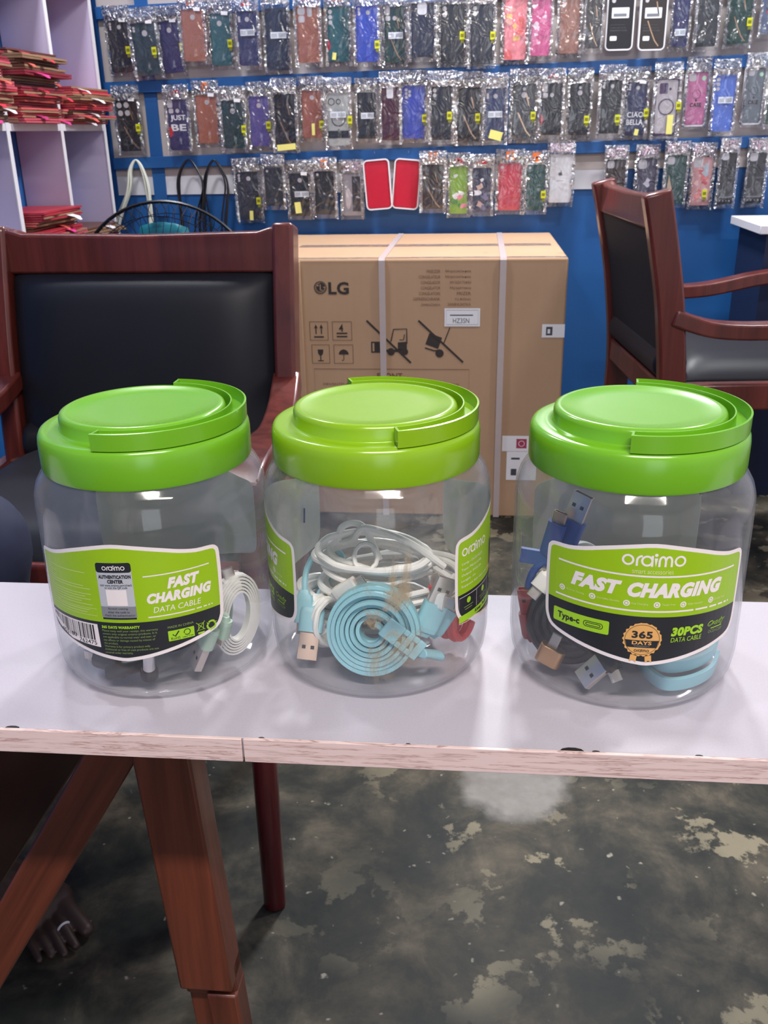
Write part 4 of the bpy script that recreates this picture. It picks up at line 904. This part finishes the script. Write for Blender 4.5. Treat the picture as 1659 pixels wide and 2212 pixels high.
def side_label():
    p = base_label(60, 0); oraimo(p, -53, 83.2, 25, W_)
    for k, s in enumerate(('Candy - OCD-M22P', 'Type: Micro-USB', 'Output: 5V/2.1A', 'Length: 1m', 'Support fast data transfer')): p.text(s, -53.5, 77.6-k*3.5, -53.5+1.35*len(s), 79.4-k*3.5, W_, 3)
    p.poly([(-22, 62), (-4, 62), (4, 82), (-12, 80)], Y_, 3)
    for u in (-14, -6): p.rrect(u-3, 63, u+3, 80, 1, K_, 4); p.stroke(rr(u-3, 63, u+3, 80, 1), .4, W_, 5, True)
    p.stroke([(-55, 41.5), (40, 36), (40, 58), (-55, 58)], .3, W_, 3, True)
    for k in range(5): p.stroke([(-38+17*k, 47), (-38+17*k, 58)], .3, W_, 3); p.disc(-46.5+17*k, 54.6, 1.9, L_, 3); p.stroke([(-51+17*k, 51), (-42+17*k, 51)], .4, T_, 3); p.stroke([(-50+17*k, 49.4), (-43+17*k, 49.4)], .4, T_, 3)
    p.rect(-55, 42, 40, 46.4, L_, 3); p.text('Keep Fully Charged', -40, 42.8, -8, 45.6, K_, 4, .03, .2); p.stroke([(-34, 40), (-20, 40)], .4, Y_, 4)
    return p, 0
def make_label(parent, kind, centre, dz=0, name='label'):
    p, tilt = kind(); dz += getattr(p, 'dz', 0)
    def f(u, v, l):
        z = (v+tilt*u+dz)/1000; a = radians(centre)+u/1000/JR; R = JR+.00012+.00007*l
        if z > .106: R -= (z-.106)**2*8
        return Vector((R*cos(a), R*sin(a), z))
    q = MB(); p.lay(q, f, 4.0)
    for poly, mi, (co, no) in p.clipitems:
        t = Print(); t.poly(poly, mi, 2); t.lay(q, f, 4.0, [(co, no)])
    t = Print(); t.poly(OUT, B_, 0); t.lay(q, f, 4.0)
    me_mats = LM
    return q.build(name, me_mats, parent, smooth=False)
def jar(label, x, y, fronts, hrot, mlid, mjar):
    j = thing('cable_jar', label, 'jar', (x, y, TZ), group='clear cable jars with green lids')
    prof = [(1e-5, .0045), (.040, .0042), (.050, .0024), (.054, .0004), (.0578, .0006), (.0622, .0036), (.0652, .0098), (.0665, .0200), (.0665, .1060), (.0660, .1130), (.0642, .1190), (.0615, .1235), (.0585, .1265), (.0570, .1290), (.0570, .1445)]
    t = .0011; inn = []
    for i, (r, z) in enumerate(prof):
        a = prof[max(i-1, 0)]; b = prof[min(i+1, len(prof)-1)]; d = Vector((b[0]-a[0], b[1]-a[1])).normalized(); inn.append((max(1e-5, r-d.y*t), z+d.x*t))
    q = MB(); q.lathe(prof+inn[::-1], 96); q.build('jar_body', mjar, j, angle=80)
    lid = MB()
    lid.lathe([(.0578, .1272), (.0592, .1274), (.0597, .1290), (.0598, .1425), (.0594, .1460), (.0582, .1484), (.0562, .1492), (.0510, .1488), (.0478, .1488), (.0470, .1496), (.0468, .1552), (.0461, .1572), (.0444, .1581), (.0424, .1579), (.0400, .1570), (.030, .1566), (1e-5, .1564)], 96)
    lid.lathe([(.0578, .1272), (.0578, .1455), (1e-5, .1455)], 96)
    lo = lid.build('lid', mlid, j, angle=50)
    h = MB(); sec = [(.0497, .1493), (.0586, .1493), (.0588, .1585), (.0577, .1587), (.0574, .1516), (.0508, .1516), (.0505, .1583), (.0497, .1583)]
    a0, a1 = radians(-93+hrot), radians(93+hrot)
    h.lathe(sec, 64, 0, None, True, a0, a1)
    for a in (a0, a1):
        s = 1 if a == a0 else -1; M = Matrix.Rotation(a, 4, 'Z'); h.add([(.0497, 0, .1493), (.0587, 0, .1493), (.0587, 0, .1584), (.0497, 0, .1583)]+[(.0497, s*.0012, .1493), (.0587, s*.0012, .1493), (.0587, s*.0012, .1584), (.0497, s*.0012, .1583)], [(0, 1, 2, 3), (4, 7, 6, 5), (0, 4, 5, 1), (1, 5, 6, 2), (2, 6, 7, 3), (3, 7, 4, 0)], 0, M)
    ho = h.build('handle', mlid, lo, angle=50)
    for kind, c, dz in fronts: make_label(j, kind, c, dz, 'label')
    return j
JL, JM, JRt = Vector((-.187, .499, TZ)), Vector((-.054, .508, TZ)), Vector((.093, .506, TZ))
jar('clear jar with green lid at left, its barcode label facing front', JL.x, JL.y, [(back_label, -92, -.4), (front_label, 93, -2)], -6, M_lime, M_jar)
jm = jar('clear stained jar with green lid in the middle holding a pale blue coil', JM.x, JM.y, [(front_label, -178.5, 0), (side_label, 5.5, -1)], 20, M_lime2, M_jard)
jar('clear jar with green lid at right, its Type-c label facing front', JRt.x, JRt.y, [(front_label, -88, 0), (back_label, 91, 1)], -10, M_lime, M_jar)

# ================================================================ cables inside the jars
M_blue_c = plain((150, 204, 214), .42, var=.04, vscale=80); M_wc = plain((238, 237, 232), .4, var=.04, vscale=80); M_gc = plain((176, 204, 184), .4, var=.04)
M_red = plain((236, 70, 72), .42, var=.06); M_bk = plain((30, 30, 35), .38, var=.08); M_deep = plain((44, 84, 172), .4, var=.05); M_wine = plain((150, 44, 52), .4, var=.06)
M_metal = plain((206, 198, 192), .3, .75, var=.03); M_gold = plain((206, 164, 120), .32, .9, var=.03); M_chrome = plain((220, 222, 226), .12, 1, var=0); M_cop = plain((196, 172, 156), .38, .5, var=0)
M_slot = plain((18, 18, 20), .6, var=0)
def Jz(px, py, h): return PZ(px, py, TZ+h)
def J(j, px, py, dy): return PY(px, py, j.y+dy)
def frame(p, d, up=(0, 0, 1)):
    z = Vector(d).normalized(); u = Vector(up); x = u.cross(z)
    x = x.normalized() if x.length > 1e-4 else Vector((1, 0, 0)); y = z.cross(x)
    return Matrix(((x.x, y.x, z.x, p.x), (x.y, y.y, z.y, p.y), (x.z, y.z, z.z, p.z), (0, 0, 0, 1)))
def plug(parent, a, b, mat, kind, mm=None, face=(0, -1, 0), name='plug'):
    """a: cable end of the moulded grip, b: where the metal starts; the metal goes on past b. face: which way the broad side looks"""
    a, b = Vector(a), Vector(b); d = b-a; L = d.length; M = frame(a, d, Vector(face)); mm = mm or M_metal
    w, t, ml, mw, mt = {'usb': (.0150, .0075, .0165, .0120, .0046), 'micro': (.0105, .0068, .0062, .0070, .0022), 'c': (.0110, .0062, .0068, .0084, .0026), 'lite': (.0088, .0056, .0066, .0066, .0016)}[kind]
    q = MB()
    for z0, z1, s0, s1 in ((0, L*.16, .5, .72), (L*.16, L*.3, .92, 1.0), (L*.3, L, 1.0, 1.0)):
        o0 = rr(-w/2*s0, -t/2*s0, w/2*s0, t/2*s0, t*.3*s0, 3); o1 = rr(-w/2*s1, -t/2*s1, w/2*s1, t/2*s1, t*.3*s1, 3); n = len(o0)
        q.add([(x, y, z0) for x, y in o0]+[(x, y, z1) for x, y in o1], [(i, (i+1) % n, n+(i+1) % n, n+i) for i in range(n)]+[tuple(range(n))[::-1], tuple(range(n, 2*n))], 0, M)
    po = q.build(name, mat, parent, angle=45)
    q = MB(); n = 0
    o0 = rr(-mw/2, -mt/2, mw/2, mt/2, mt*(.48 if kind != 'usb' else .06), 3); i0 = rr(-mw/2+.0005, -mt/2+.0005, mw/2-.0005, mt/2-.0005, mt*.3 if kind != 'usb' else .0002, 3); n = len(o0); e = L+ml
    q.add([(x, y, L-.001) for x, y in o0]+[(x, y, e) for x, y in o0]+[(x, y, e) for x, y in i0]+[(x, y, L+.001) for x, y in i0], [(k*n+i, k*n+(i+1) % n, (k+1)*n+(i+1) % n, (k+1)*n+i) for k in range(3) for i in range(n)], 0, M)
    q.add([(x, y, L+.001) for x, y in i0], [tuple(range(n))], 1, M)
    if kind == 'usb':
        for s in (-1, 1):
            for yy in (-mt/2-.0001, mt/2+.0001):
                q.box((s*.0026, yy, e-.0075), (.0022, .0003, .0022), 1) if False else q.add([(s*.0026+x*.0011, yy, e-.0075+zz*.0011) for x, zz in ((-1, -1), (1, -1), (1, 1), (-1, 1))], [(0, 1, 2, 3)], 1, M)
    q.build('connector', [mm, M_slot], po, angle=45); return po
def coil(c, axis, a, b, n, pitch, r, seed, up=(0, 0, 1), jit=.0012, flat=1.0, turns_pts=22):
    """loops of cord wound about axis through c; a x b half sizes"""
    M = frame(Vector(c), axis, up); rnd = random.Random(seed); pts = []
    for k in range(n):
        ja, jb, jx, jy = (rnd.uniform(-jit, jit) for _ in range(4))
        for i in range(turns_pts):
            t = 2*pi*i/turns_pts; pts.append(M @ Vector(((a+ja)*cos(t)+jx, (b+jb)*sin(t)+jy, (k+i/turns_pts-n/2)*pitch+rnd.uniform(-jit, jit)*.3)))
    return smooth_path(pts, 2)
def cable(name, label, loc=None): return thing('data_cable', label, 'cable', (0, 0, 0))
# ---- middle jar
c = cable('c', 'pale blue flat cable wound into a big spiral against the front of the middle jar')
ctr = J(JM, 812, 1391, -.041); ax = (Vector((ctr.x, CAM.y, CAM.z))-ctr).normalized(); ax = Vector((.02, -1, .26)).normalized()
M = frame(ctr, ax); pts = []; side = []; N = 46*8
for i in range(N):
    t = i/(N-1); th = -t*2*pi*7.2+1.2; r = .0055+(.0266-.0055)*t**.86
    pts.append(M @ Vector((r*cos(th), r*sin(th), .0022*sin(th*.5+1)))); side.append(ax)
q = MB(); q.sweep(pts, [(-.0062, -.00105), (-.0048, -.00128), (.0048, -.00128), (.0062, -.00105), (.0062, .00105), (.0048, .00128), (-.0048, .00128), (-.0062, .00105)], side); q.build('flat_cord', M_blue_c, c, angle=60)
# buckle strap with two slots
p0, p1, p2 = J(JM, 838, 1382, -.050), J(JM, 916, 1440, -.050), J(JM, 956, 1446, -.040)
d = (p1-p0); Ms = frame(p0, d, ax); L = d.length; hw = .0062
q = MB()
for z0, z1, xs in ((0, L*.42, None), (L*.42, L*.55, 1), (L*.55, L*.68, None), (L*.68, L*.82, 1), (L*.82, L, None)):
    if xs is None: q.box((0, 0, (z0+z1)/2), (2*hw, .0022, z1-z0))
    else:
        for s in (-1, 1): q.box((s*hw*.72, 0, (z0+z1)/2), (hw*.56, .0022, z1-z0))
q.v = [Ms @ v for v in q.v]; q.tube([p1, p1+(p2-p1)*.3, p2], [.0052, .0042, .0050], 12, flat=.6); q.build('buckle_strap', M_blue_c, c, bevel=.0006)
plug(c, J(JM, 918, 1402, -.030), J(JM, 950, 1332, -.026), M_blue_c, 'usb', face=(.35, -1, .2)); plug(c, J(JM, 938, 1404, -.024), J(JM, 978, 1345, -.018), M_blue_c, 'micro', face=(.35, -1, .2))
c = cable('c', 'pale blue cable with two hanging plugs at the left inside the middle jar')
plug(c, J(JM, 648, 1300, -.012), J(JM, 646, 1371, -.022), M_blue_c, 'c', M_cop, (0, -1, .1)); plug(c, J(JM, 668, 1330, -.016), J(JM, 660, 1392, -.026), M_blue_c, 'usb', M_cop, (.1, -1, .1))
q = MB(); q.tube(smooth_path([J(JM, 648, 1302, -.012), J(JM, 655, 1250, -.005), J(JM, 690, 1205, .005), J(JM, 730, 1230, .012), J(JM, 690, 1290, .012), J(JM, 668, 1332, -.016)], 8), .0019, 8); q.build('cord', M_blue_c, c)
def tip(c, j, pts, mat, kind, face=(0, -1, .2), mm=None): plug(c, J(j, *pts[0]), J(j, *pts[1]), mat, kind, mm, face)
c = cable('c', 'white cable in a small round coil at the left of the pale blue spiral')
q = MB(); q.tube(coil(J(JM, 700, 1372, -.012), (.75, -.6, .1), .011, .0135, 5, .0034, .0019, 3), .0019, 8); q.build('cord', M_wc, c)
for k, (px, py, a, b, dy, axs, nm, sd) in enumerate(((810, 1205, .033, .012, -.006, (.05, -.5, .85), 'white cable in a slanting coil topping the heap in the middle jar', 5), (850, 1258, .040, .016, .004, (-.1, -.45, .9), 'white cable lying across the middle jar just above the spiral', 6), (760, 1300, .030, .015, .012, (.2, -.4, .9), 'white cable coil under the heap behind the spiral', 7), (830, 1340, .034, .022, .02, (.0, -.1, 1), 'white cable on the jar floor behind the spiral', 8), (800, 1390, .036, .024, .016, (.1, .1, 1), 'white cable lowest on the jar floor, hidden behind the spiral', 12))):
    c = cable('c', nm); q = MB(); q.tube(coil(J(JM, px, py, dy), axs, a, b, 5, .0034, .0021, sd, (0, 1, 0), .004), .0021, 8)
    if k == 0: q.tube(smooth_path([J(JM, 820, 1210, -.01), J(JM, 790, 1145, -.004), J(JM, 765, 1130, 0), J(JM, 738, 1140, 0), J(JM, 735, 1170, 0), J(JM, 762, 1166, -.004), J(JM, 790, 1140, -.006), J(JM, 880, 1170, -.01), J(JM, 960, 1225, -.008)], 8), .0021, 8)
    q.build('cord', M_wc, c)
    if k in (1, 2): tip(c, JM, ((720 if k == 2 else 930, 1290, -.02), (770 if k == 2 else 962, 1262 if k == 2 else 1300, -.024)), M_wc, 'micro')
    q = MB(); p = J(JM, px-20, py-2, dy-a*.0-.012); q.tube([p+Vector((.007*cos(t_), .004*sin(t_), .007*sin(t_))) for t_ in [i*pi/6 for i in range(12)]], .0014, 6, closed=True); q.build('twist_tie', M_wc, c)
c = cable('c', 'bright red cable bunched at the right side of the middle jar')
q = MB(); q.tube(coil(J(JM, 1000, 1368, .0), (.75, -.62, 0), .0075, .0125, 5, .0036, .0024, 9), .0024, 8); q.build('cord', M_red, c); tip(c, JM, ((985, 1370, -.014), (965, 1300, -.012)), M_red, 'lite', (.3, -1, 0))
# ---- left jar
c = cable('c', 'white flat cable in an oval coil at the right side of the left jar')
ctr = J(JL, 520, 1345, -.012); q = MB()
for k in range(6):
    a, b = .0145-.0014*k, .0250-.0019*k; Mx = frame(ctr, (.62, -.78, .1), (0, 0, 1)) @ Matrix.Rotation(radians(-14), 4, 'Z')
    P = [Mx @ Vector((a*cos(t_), b*sin(t_), .0005*k)) for t_ in [i*2*pi/32 for i in range(32)]]
    q.sweep(P, [(-.0032, -.0006), (.0032, -.0006), (.0032, .0006), (-.0032, .0006)], (.62, -.78, .1), closed=True)
q.build('flat_cord', M_wc, c); tip(c, JL, ((520, 1300, -.01), (508, 1268, -.01)), M_wc, 'micro', (.4, -1, 0))
c = cable('c', 'pale green cable, its two plugs pointing down at the right front of the left jar')
plug(c, Jz(486, 1384, .032), Jz(466, 1432, .017), M_gc, 'usb', None, (-.9, -.6, .25)); plug(c, Jz(512, 1372, .034), Jz(502, 1414, .020), M_gc, 'micro', None, (-.6, -1, .2))
q = MB(); q.tube(smooth_path([Jz(486, 1384, .032), J(JL, 492, 1340, -.02), J(JL, 515, 1310, .005), J(JL, 520, 1350, .015), J(JL, 515, 1390, .005), Jz(512, 1372, .034)], 8), .0019, 8); q.build('cord', M_gc, c)
M_clr = clear('clear_plug_plastic', .12, .2, 1, .1, (.95, .95, .95, 1))
c = cable('c', 'black cable with a rounded grip lying at the left front of the left jar')
q = MB(); a, b = Jz(318, 1438, .014), Jz(232, 1454, .009); q.tube([a, a+(b-a)*.5, a+(b-a)*.62, a+(b-a)*.96, b], [.0038, .0040, .0056, .0054, .003], 14); q.build('grip', M_bk, c)
a, b = Jz(262, 1440, .013), Jz(212, 1424, .012); q = MB(); q.tube([a, a+(b-a)*.95, b], [.0055, .0058, .0045], 14); q.build('grip', M_bk, c); plug(c, Jz(214, 1425, .012), Jz(202, 1421, .012), M_clr, 'micro')
q = MB(); q.tube(coil(JL+Vector((-.006, .006, .0215)), (.1, -.15, 1), .036, .032, 4, .0036, .0022, 21, (0, 1, 0), .004), .0022, 8); q.build('cord', M_bk, c)
c = thing('stylus_pen', 'chrome barrelled pen with black rounded tip standing inside the left jar', 'pen')
a, b = Jz(312, 1412, .034), Jz(316, 1489, .007); d = b-a
q = MB(); q.tube([a-d*.6, a+d*.72], .0040, 16); q.build('barrel', M_chrome, c); q = MB(); q.tube([a+d*.70, a+d*.74, a+d*.92, b, b+d*.03], [.0047, .0052, .0052, .0036, .001], 16); q.build('rubber_tip', M_bk, c)
# ---- right jar
c = cable('c', 'deep blue cable with two plugs pointing up at the left of the right jar')
tip(c, JRt, ((1180, 1210, .0), (1206, 1128, -.004)), M_deep, 'c', (-.4, -1, .1), M_cop); tip(c, JRt, ((1212, 1190, .0), (1240, 1122, 0)), M_deep, 'usb', (-.6, -1, .2))
q = MB(); q.tube(smooth_path([J(JRt, 1181, 1208, 0), J(JRt, 1152, 1235, 0), J(JRt, 1140, 1285, .004), J(JRt, 1156, 1340, .006), J(JRt, 1200, 1330, 0), J(JRt, 1230, 1260, .01), J(JRt, 1213, 1192, 0)], 8), .0024, 8)
p0, p1 = J(JRt, 1190, 1208, -.001), J(JRt, 1124, 1197, .001); Ms = frame(p0, p1-p0, (0, -1, 0)); L = (p1-p0).length; qq = MB(); qq.box((0, 0, L/2), (.009, .003, L)); q.v += []; b0 = len(q.v); q.add([Ms @ v for v in qq.v], qq.f); q.build('cord', M_deep, c, angle=50)
c = cable('c', 'white cable, its small plug pointing left behind the label edge of the right jar')
tip(c, JRt, ((1190, 1238, -.012), (1162, 1272, -.016)), M_wc, 'micro', (-.2, -1, .5)); q = MB(); q.tube(coil(J(JRt, 1260, 1250, .0), (.3, -.8, .4), .016, .020, 4, .0036, .002, 31), .002, 8); q.build('cord', M_wc, c)
c = cable('c', 'wine red cable with its plug at the lower left of the right jar')
tip(c, JRt, ((1150, 1384, .0), (1140, 1322, .0)), M_wine, 'usb', (-.3, -1, .3), M_wine); q = MB(); q.tube(smooth_path([J(JRt, 1150, 1382, 0), Jz(1168, 1408, .012), Jz(1200, 1415, .010), Jz(1250, 1395, .010)], 8), .0022, 8); q.build('cord', M_wine, c)
c = thing('cable_adapter', 'gold adapter with a thin grey tip at the lower left front of the right jar', 'adapter')
a, b = Jz(1164, 1436, .008), Jz(1180, 1402, .019); Mx = frame(a, b-a, (-.35, -1, .2)); L = (b-a).length
q = MB(); n = 24; o0 = rr(-.0078, -.0038, .0078, .0038, .0036, 5); q.prism(o0, L, Mx); q.build('body', M_gold, c, bevel=.0006)
q = MB(); q.prism(rr(-.0030, -.0009, .0030, .0009, .0007), .0085, Mx @ Matrix.Translation((.001, 0, L))); q.build('connector', plain((186, 184, 178), .3, .6), c)
c = cable('c', 'black cable in a round coil behind the gold adapter in right jar')
q = MB(); ctr = J(JRt, 1222, 1428, -.016)
for k in range(5):
    Mx = frame(ctr, (-.25, -1, .3)); rad = .0225-.0042*k; q.tube([Mx @ Vector((rad*cos(t_), rad*sin(t_), .001*(k % 2))) for t_ in [i*2*pi/36 for i in range(36)]], .0028, 8, closed=True)
q.build('cord', M_bk, c)
c = cable('c', 'black cable ending in a silver USB plug at the front of the right jar')
plug(c, Jz(1326, 1436, .020), Jz(1300, 1458, .013), M_bk, 'usb', None, (-.2, -.6, 1)); plug(c, Jz(1312, 1452, .014), Jz(1322, 1476, .009), M_bk, 'micro', None, (.1, -.5, 1))
q = MB(); q.tube(coil(JRt+Vector((-.008, -.006, .0215)), (0, -.15, 1), .030, .026, 4, .004, .0024, 33, (0, 1, 0), .004), .0024, 8); q.build('cord', M_bk, c)
c = cable('c', 'light blue flat cable curving along the bottom right of the right jar')
q = MB()
for k in range(2):
    P = smooth_path([Jz(x, y, .006)+Vector((0, .004*k, .0092*k)) for x, y in ((1385, 1436), (1402, 1464), (1440, 1490), (1492, 1486), (1536, 1464), (1552, 1432))], 8)
    q.sweep(P, [(-.0044, -.0011), (.0044, -.0011), (.0044, .0011), (-.0044, .0011)], (0, -.25, 1))
q.build('flat_cord', M_blue_c, c)
c = cable('c', 'dark brown-black cable in a ring coil at the right rear of the right jar')
q = MB(); q.tube(coil(J(JRt, 1490, 1420, .006), (.35, -.9, .35), .017, .022, 6, .0034, .0024, 35), .0024, 8); q.build('cord', plain((44, 36, 38), .4), c)

# everything inside a jar rests on its floor and within its wall: each thing is moved in as a whole, loose cord is bent in
for r_ in [o for o in COL.objects if o.name.split('.')[0] in ('data_cable', 'cable_adapter', 'stylus_pen')]:
    ms_ = [m for m in r_.children_recursive if m.type == 'MESH']; V_ = [v for m in ms_ for v in m.data.vertices]
    cen = sum((v.co for v in V_), Vector())/len(V_); j_ = min((JL, JM, JRt), key=lambda p: (p-cen).length)
    big = len([m for m in ms_ if m.name.startswith(('cord', 'flat'))]) == len(ms_) or any(m.name.startswith('twist') for m in ms_)
    for it in range(12):
        sh = Vector((0, 0, max(0, TZ+.0052-min(v.co.z for v in V_)))); w_ = max(V_, key=lambda v: hypot(v.co.x-j_.x, v.co.y-j_.y)-(.0638 if v.co.z > TZ+.016 else .0590))
        d_ = hypot(w_.co.x-j_.x, w_.co.y-j_.y); ex = d_-(.0638 if w_.co.z > TZ+.016 else .0590)
        if ex > 0 and it < 8: sh -= Vector((w_.co.x-j_.x, w_.co.y-j_.y, 0))/d_*min(ex, .004)
        for v in V_: v.co += sh
    for m in ms_:
        if m.name.startswith(('cord', 'flat')):
            for v in m.data.vertices:
                d_ = hypot(v.co.x-j_.x, v.co.y-j_.y); lim = .0640 if v.co.z > TZ+.016 else .0592
                if d_ > lim: v.co.x = j_.x+(v.co.x-j_.x)*lim/d_; v.co.y = j_.y+(v.co.y-j_.y)*lim/d_

# pen stroke drawn on the back of the middle jar's label
q = MB(); P = []
for k in range(7):
    a = radians(143); P.append((.0648*cos(a+.002*k), .0648*sin(a+.002*k), .076-.0016*k))
q.tube(P, .0006, 6); q.build('pen_mark', plain((20, 60, 110), .5), jm)

# ================================================================ the person seated at the left, mostly out of view
M_skin = plain((58, 40, 34), .5, var=.1, vscale=40); M_trou = plain((30, 36, 62), .8, var=.15, vscale=20); M_shirt = plain((44, 52, 84), .8, var=.1)
pe = thing('person', 'seated person in dark navy trousers at far left, bare foot under the table', 'person', (-1.05, .85, 0))
po = Vector((-1.05, .85, 0))
st = thing('stool', 'low wooden stool carrying the seated person left of the table', 'stool', (-1.06, .84, 0))
q = MB(); q.lathe([(1e-5, .435), (.17, .435), (.175, .445), (.175, .465), (.165, .475), (1e-5, .475)], 32); q.build('seat', M_woodx, st)
for a in range(4):
    q = MB(); t_ = pi/4+a*pi/2; q.tube([(.12*cos(t_), .12*sin(t_), .44), (.16*cos(t_), .16*sin(t_), 0)], [.02, .016], 10); q.build('leg', M_wood, st)
def body(parts, name, mat, parent, vox):
    q = MB()
    for pts, rad in parts:
        P = [Vector(p)-po for p in pts]; q.tube(P, rad, 14)
        q.ball(P[0], rad[0]*.98, n=8); q.ball(P[-1], rad[-1]*.98, n=8)
    return q.build(name, mat, parent, remesh=vox)
big = PZ(186, 2008, .016); t2 = PZ(163, 2043, .012); t3 = PZ(139, 2060, .011); t4 = PZ(111, 2064, .010); t5 = PZ(85, 2074, .010)
ank = Vector((-.705, .985, .085)); heel = Vector((-.745, 1.0, .032))
b1 = Vector((-.585, .978, .030)); b5 = Vector((-.615, .925, .022))
feet = [([ank+Vector((0, 0, .16)), ank+Vector((0, 0, .06)), ank], [.040, .034, .033]), ([ank, heel], [.034, .030]), ([heel, b1], [.028, .024]), ([heel, b5], [.028, .019]), ([ank, b1], [.033, .026]), ([ank, b5+Vector((0, .02, .008))], [.033, .022]), ([b1, (b1+big)/2+Vector((0, 0, .004)), big], [.021, .0125, .0112]), ([b1, b5], [.024, .019])]
for k, tp in enumerate((t2, t3, t4, t5)):
    rt = b1.lerp(b5, (k+.9)/4.2); feet.append(([rt, rt.lerp(tp, .55)+Vector((0, 0, .006-.001*k)), tp], [.0105-.0008*k, .0071-.0004*k, .0066-.0004*k]))
lf = Vector((-.80, .76, 0)); feet += [([lf+Vector((-.02, 0, .2)), lf+Vector((0, 0, .085)), lf+Vector((-.035, .0, .03))], [.04, .034, .028]), ([lf+Vector((0, 0, .08)), lf+Vector((.11, -.01, .026))], [.033, .026]), ([lf+Vector((-.03, 0, .03)), lf+Vector((.12, -.03, .018))], [.027, .017])]
for k in range(5): a = lf+Vector((.105, .012-.013*k, .02)); feet.append(([a, a+Vector((.055-.007*k, -.004*k, -.006))], [.013-.001*k, .011-.001*k]))
# arms, hands, neck and head
hand = []
for s, el, wr in ((1, Vector((-1.02, 1.06, .72)), Vector((-.84, .93, .665))), (-1, Vector((-1.06, .57, .72)), Vector((-.90, .74, .66)))):
    sh = Vector((-1.10, .85+s*.18, 1.02)); hand.append(([sh, el, wr], [.046, .040, .026]))
    pd = Vector((.97, -s*.15, -.12)).normalized(); sd = Vector((0, s, 0)); pm = wr+pd*.075
    hand.append(([wr, wr+pd*.04, pm], [.026, .027, .024])); hand.append(([wr+pd*.02+sd*.012, pm+sd*.022], [.018, .012])); hand.append(([wr+pd*.02-sd*.012, pm-sd*.022], [.018, .012]))
    for k, fl in enumerate((.062, .075, .08, .07)):
        bse = pm+sd*(-.026+.0175*k); hand.append(([bse, bse+pd*fl*.5+Vector((0, 0, -.004)), bse+pd*fl*.85+Vector((0, 0, -.022))], [.0098, .0088, .0072]))
    hand.append(([wr+pd*.02-sd*.022, wr+pd*.05-sd*.048, wr+pd*.082-sd*.056+Vector((0, 0, -.008))], [.014, .0115, .009]))
hd = Vector((-1.075, .85, 1.27))
head = [([Vector((-1.11, .85, 1.04)), Vector((-1.095, .85, 1.16))], [.058, .054]), ([hd+Vector((-.02, 0, .03)), hd+Vector((.02, 0, .02))], [.088, .078]), ([hd+Vector((.01, 0, -.02)), hd+Vector((.045, 0, -.075))], [.068, .036]), ([hd+Vector((.085, 0, .015)), hd+Vector((.108, 0, -.018))], [.011, .016]), ([hd+Vector((.088, -.02, -.058)), hd+Vector((.088, .02, -.058))], [.010, .010]), ([hd+Vector((.084, -.036, .034)), hd+Vector((.084, .036, .034))], [.014, .014])]
for s in (-1, 1): head.append(([hd+Vector((-.01, s*.080, .02)), hd+Vector((-.012, s*.084, -.02))], [.016, .012]))
torso_in = [([Vector((-1.08, .85, .50)), Vector((-1.10, .85, .80)), Vector((-1.11, .85, 1.02))], [.12, .12, .11])]
legs_in = [([Vector((-1.06, .89, .57)), Vector((-.575, .915, .61)), ank+Vector((0, 0, .12))], [.07, .055, .038]), ([Vector((-1.06, .79, .57)), Vector((-.76, .73, .57)), lf+Vector((-.02, 0, .18))], [.07, .055, .038])]
body(feet+hand+head+torso_in+legs_in, 'body', M_skin, pe, .0024)
body([([Vector((-1.07, .89, .59)), Vector((-.84, .90, .61)), Vector((-.575, .92, .615))], [.10, .086, .076]), ([Vector((-.575, .92, .615)), Vector((-.65, .955, .35)), ank+Vector((0, 0, .05))], [.074, .064, .052]), ([Vector((-1.07, .78, .59)), Vector((-.76, .73, .58))], [.10, .072]), ([Vector((-.76, .73, .58)), lf+Vector((-.01, 0, .13))], [.072, .052]), ([Vector((-1.08, .77, .59)), Vector((-1.08, .93, .59))], [.11, .11])], 'trousers', M_trou, pe, .012)
sl = [([Vector((-1.08, .79, .56)), Vector((-1.10, .80, .8)), Vector((-1.11, .78, 1.0))], [.12, .115, .09]), ([Vector((-1.08, .91, .56)), Vector((-1.10, .90, .8)), Vector((-1.11, .92, 1.0))], [.12, .115, .09])]
for s, el in ((1, Vector((-1.03, 1.05, .75))), (-1, Vector((-1.065, .585, .75)))): sl.append(([Vector((-1.10, .85+s*.14, 1.03)), Vector((-1.10, .85+s*.20, 1.0)), (Vector((-1.10, .85+s*.18, 1.02))+el)/2], [.065, .066, .058]))
body(sl, 'shirt', M_shirt, pe, .012)
q = MB(); q.ball(hd-po+Vector((-.022, 0, .042)), .096, n=14, sq=(1, .85, .92)); q.v = [v for v in q.v]; q.build('hair', plain((16, 14, 14), .8), pe)
for s in (-1, 1): q = MB(); q.ball(hd-po+Vector((.083, s*.03, .012)), .0105, n=8); q.build('eye', plain((225, 220, 214), .3), pe)
q = MB(); rt = b1.lerp(b5, .9/4.2); pm_ = rt.lerp(t2, .60)+Vector((0, 0, .0045))-po; dr = (t2-rt).normalized(); Mx = frame(pm_, dr)
q.tube([Mx @ Vector((.0086*cos(t_), .0086*sin(t_), 0)) for t_ in [i*pi/12 for i in range(24)]], .0018, 8, closed=True); q.build('toe_ring', plain((214, 214, 220), .3), pe)
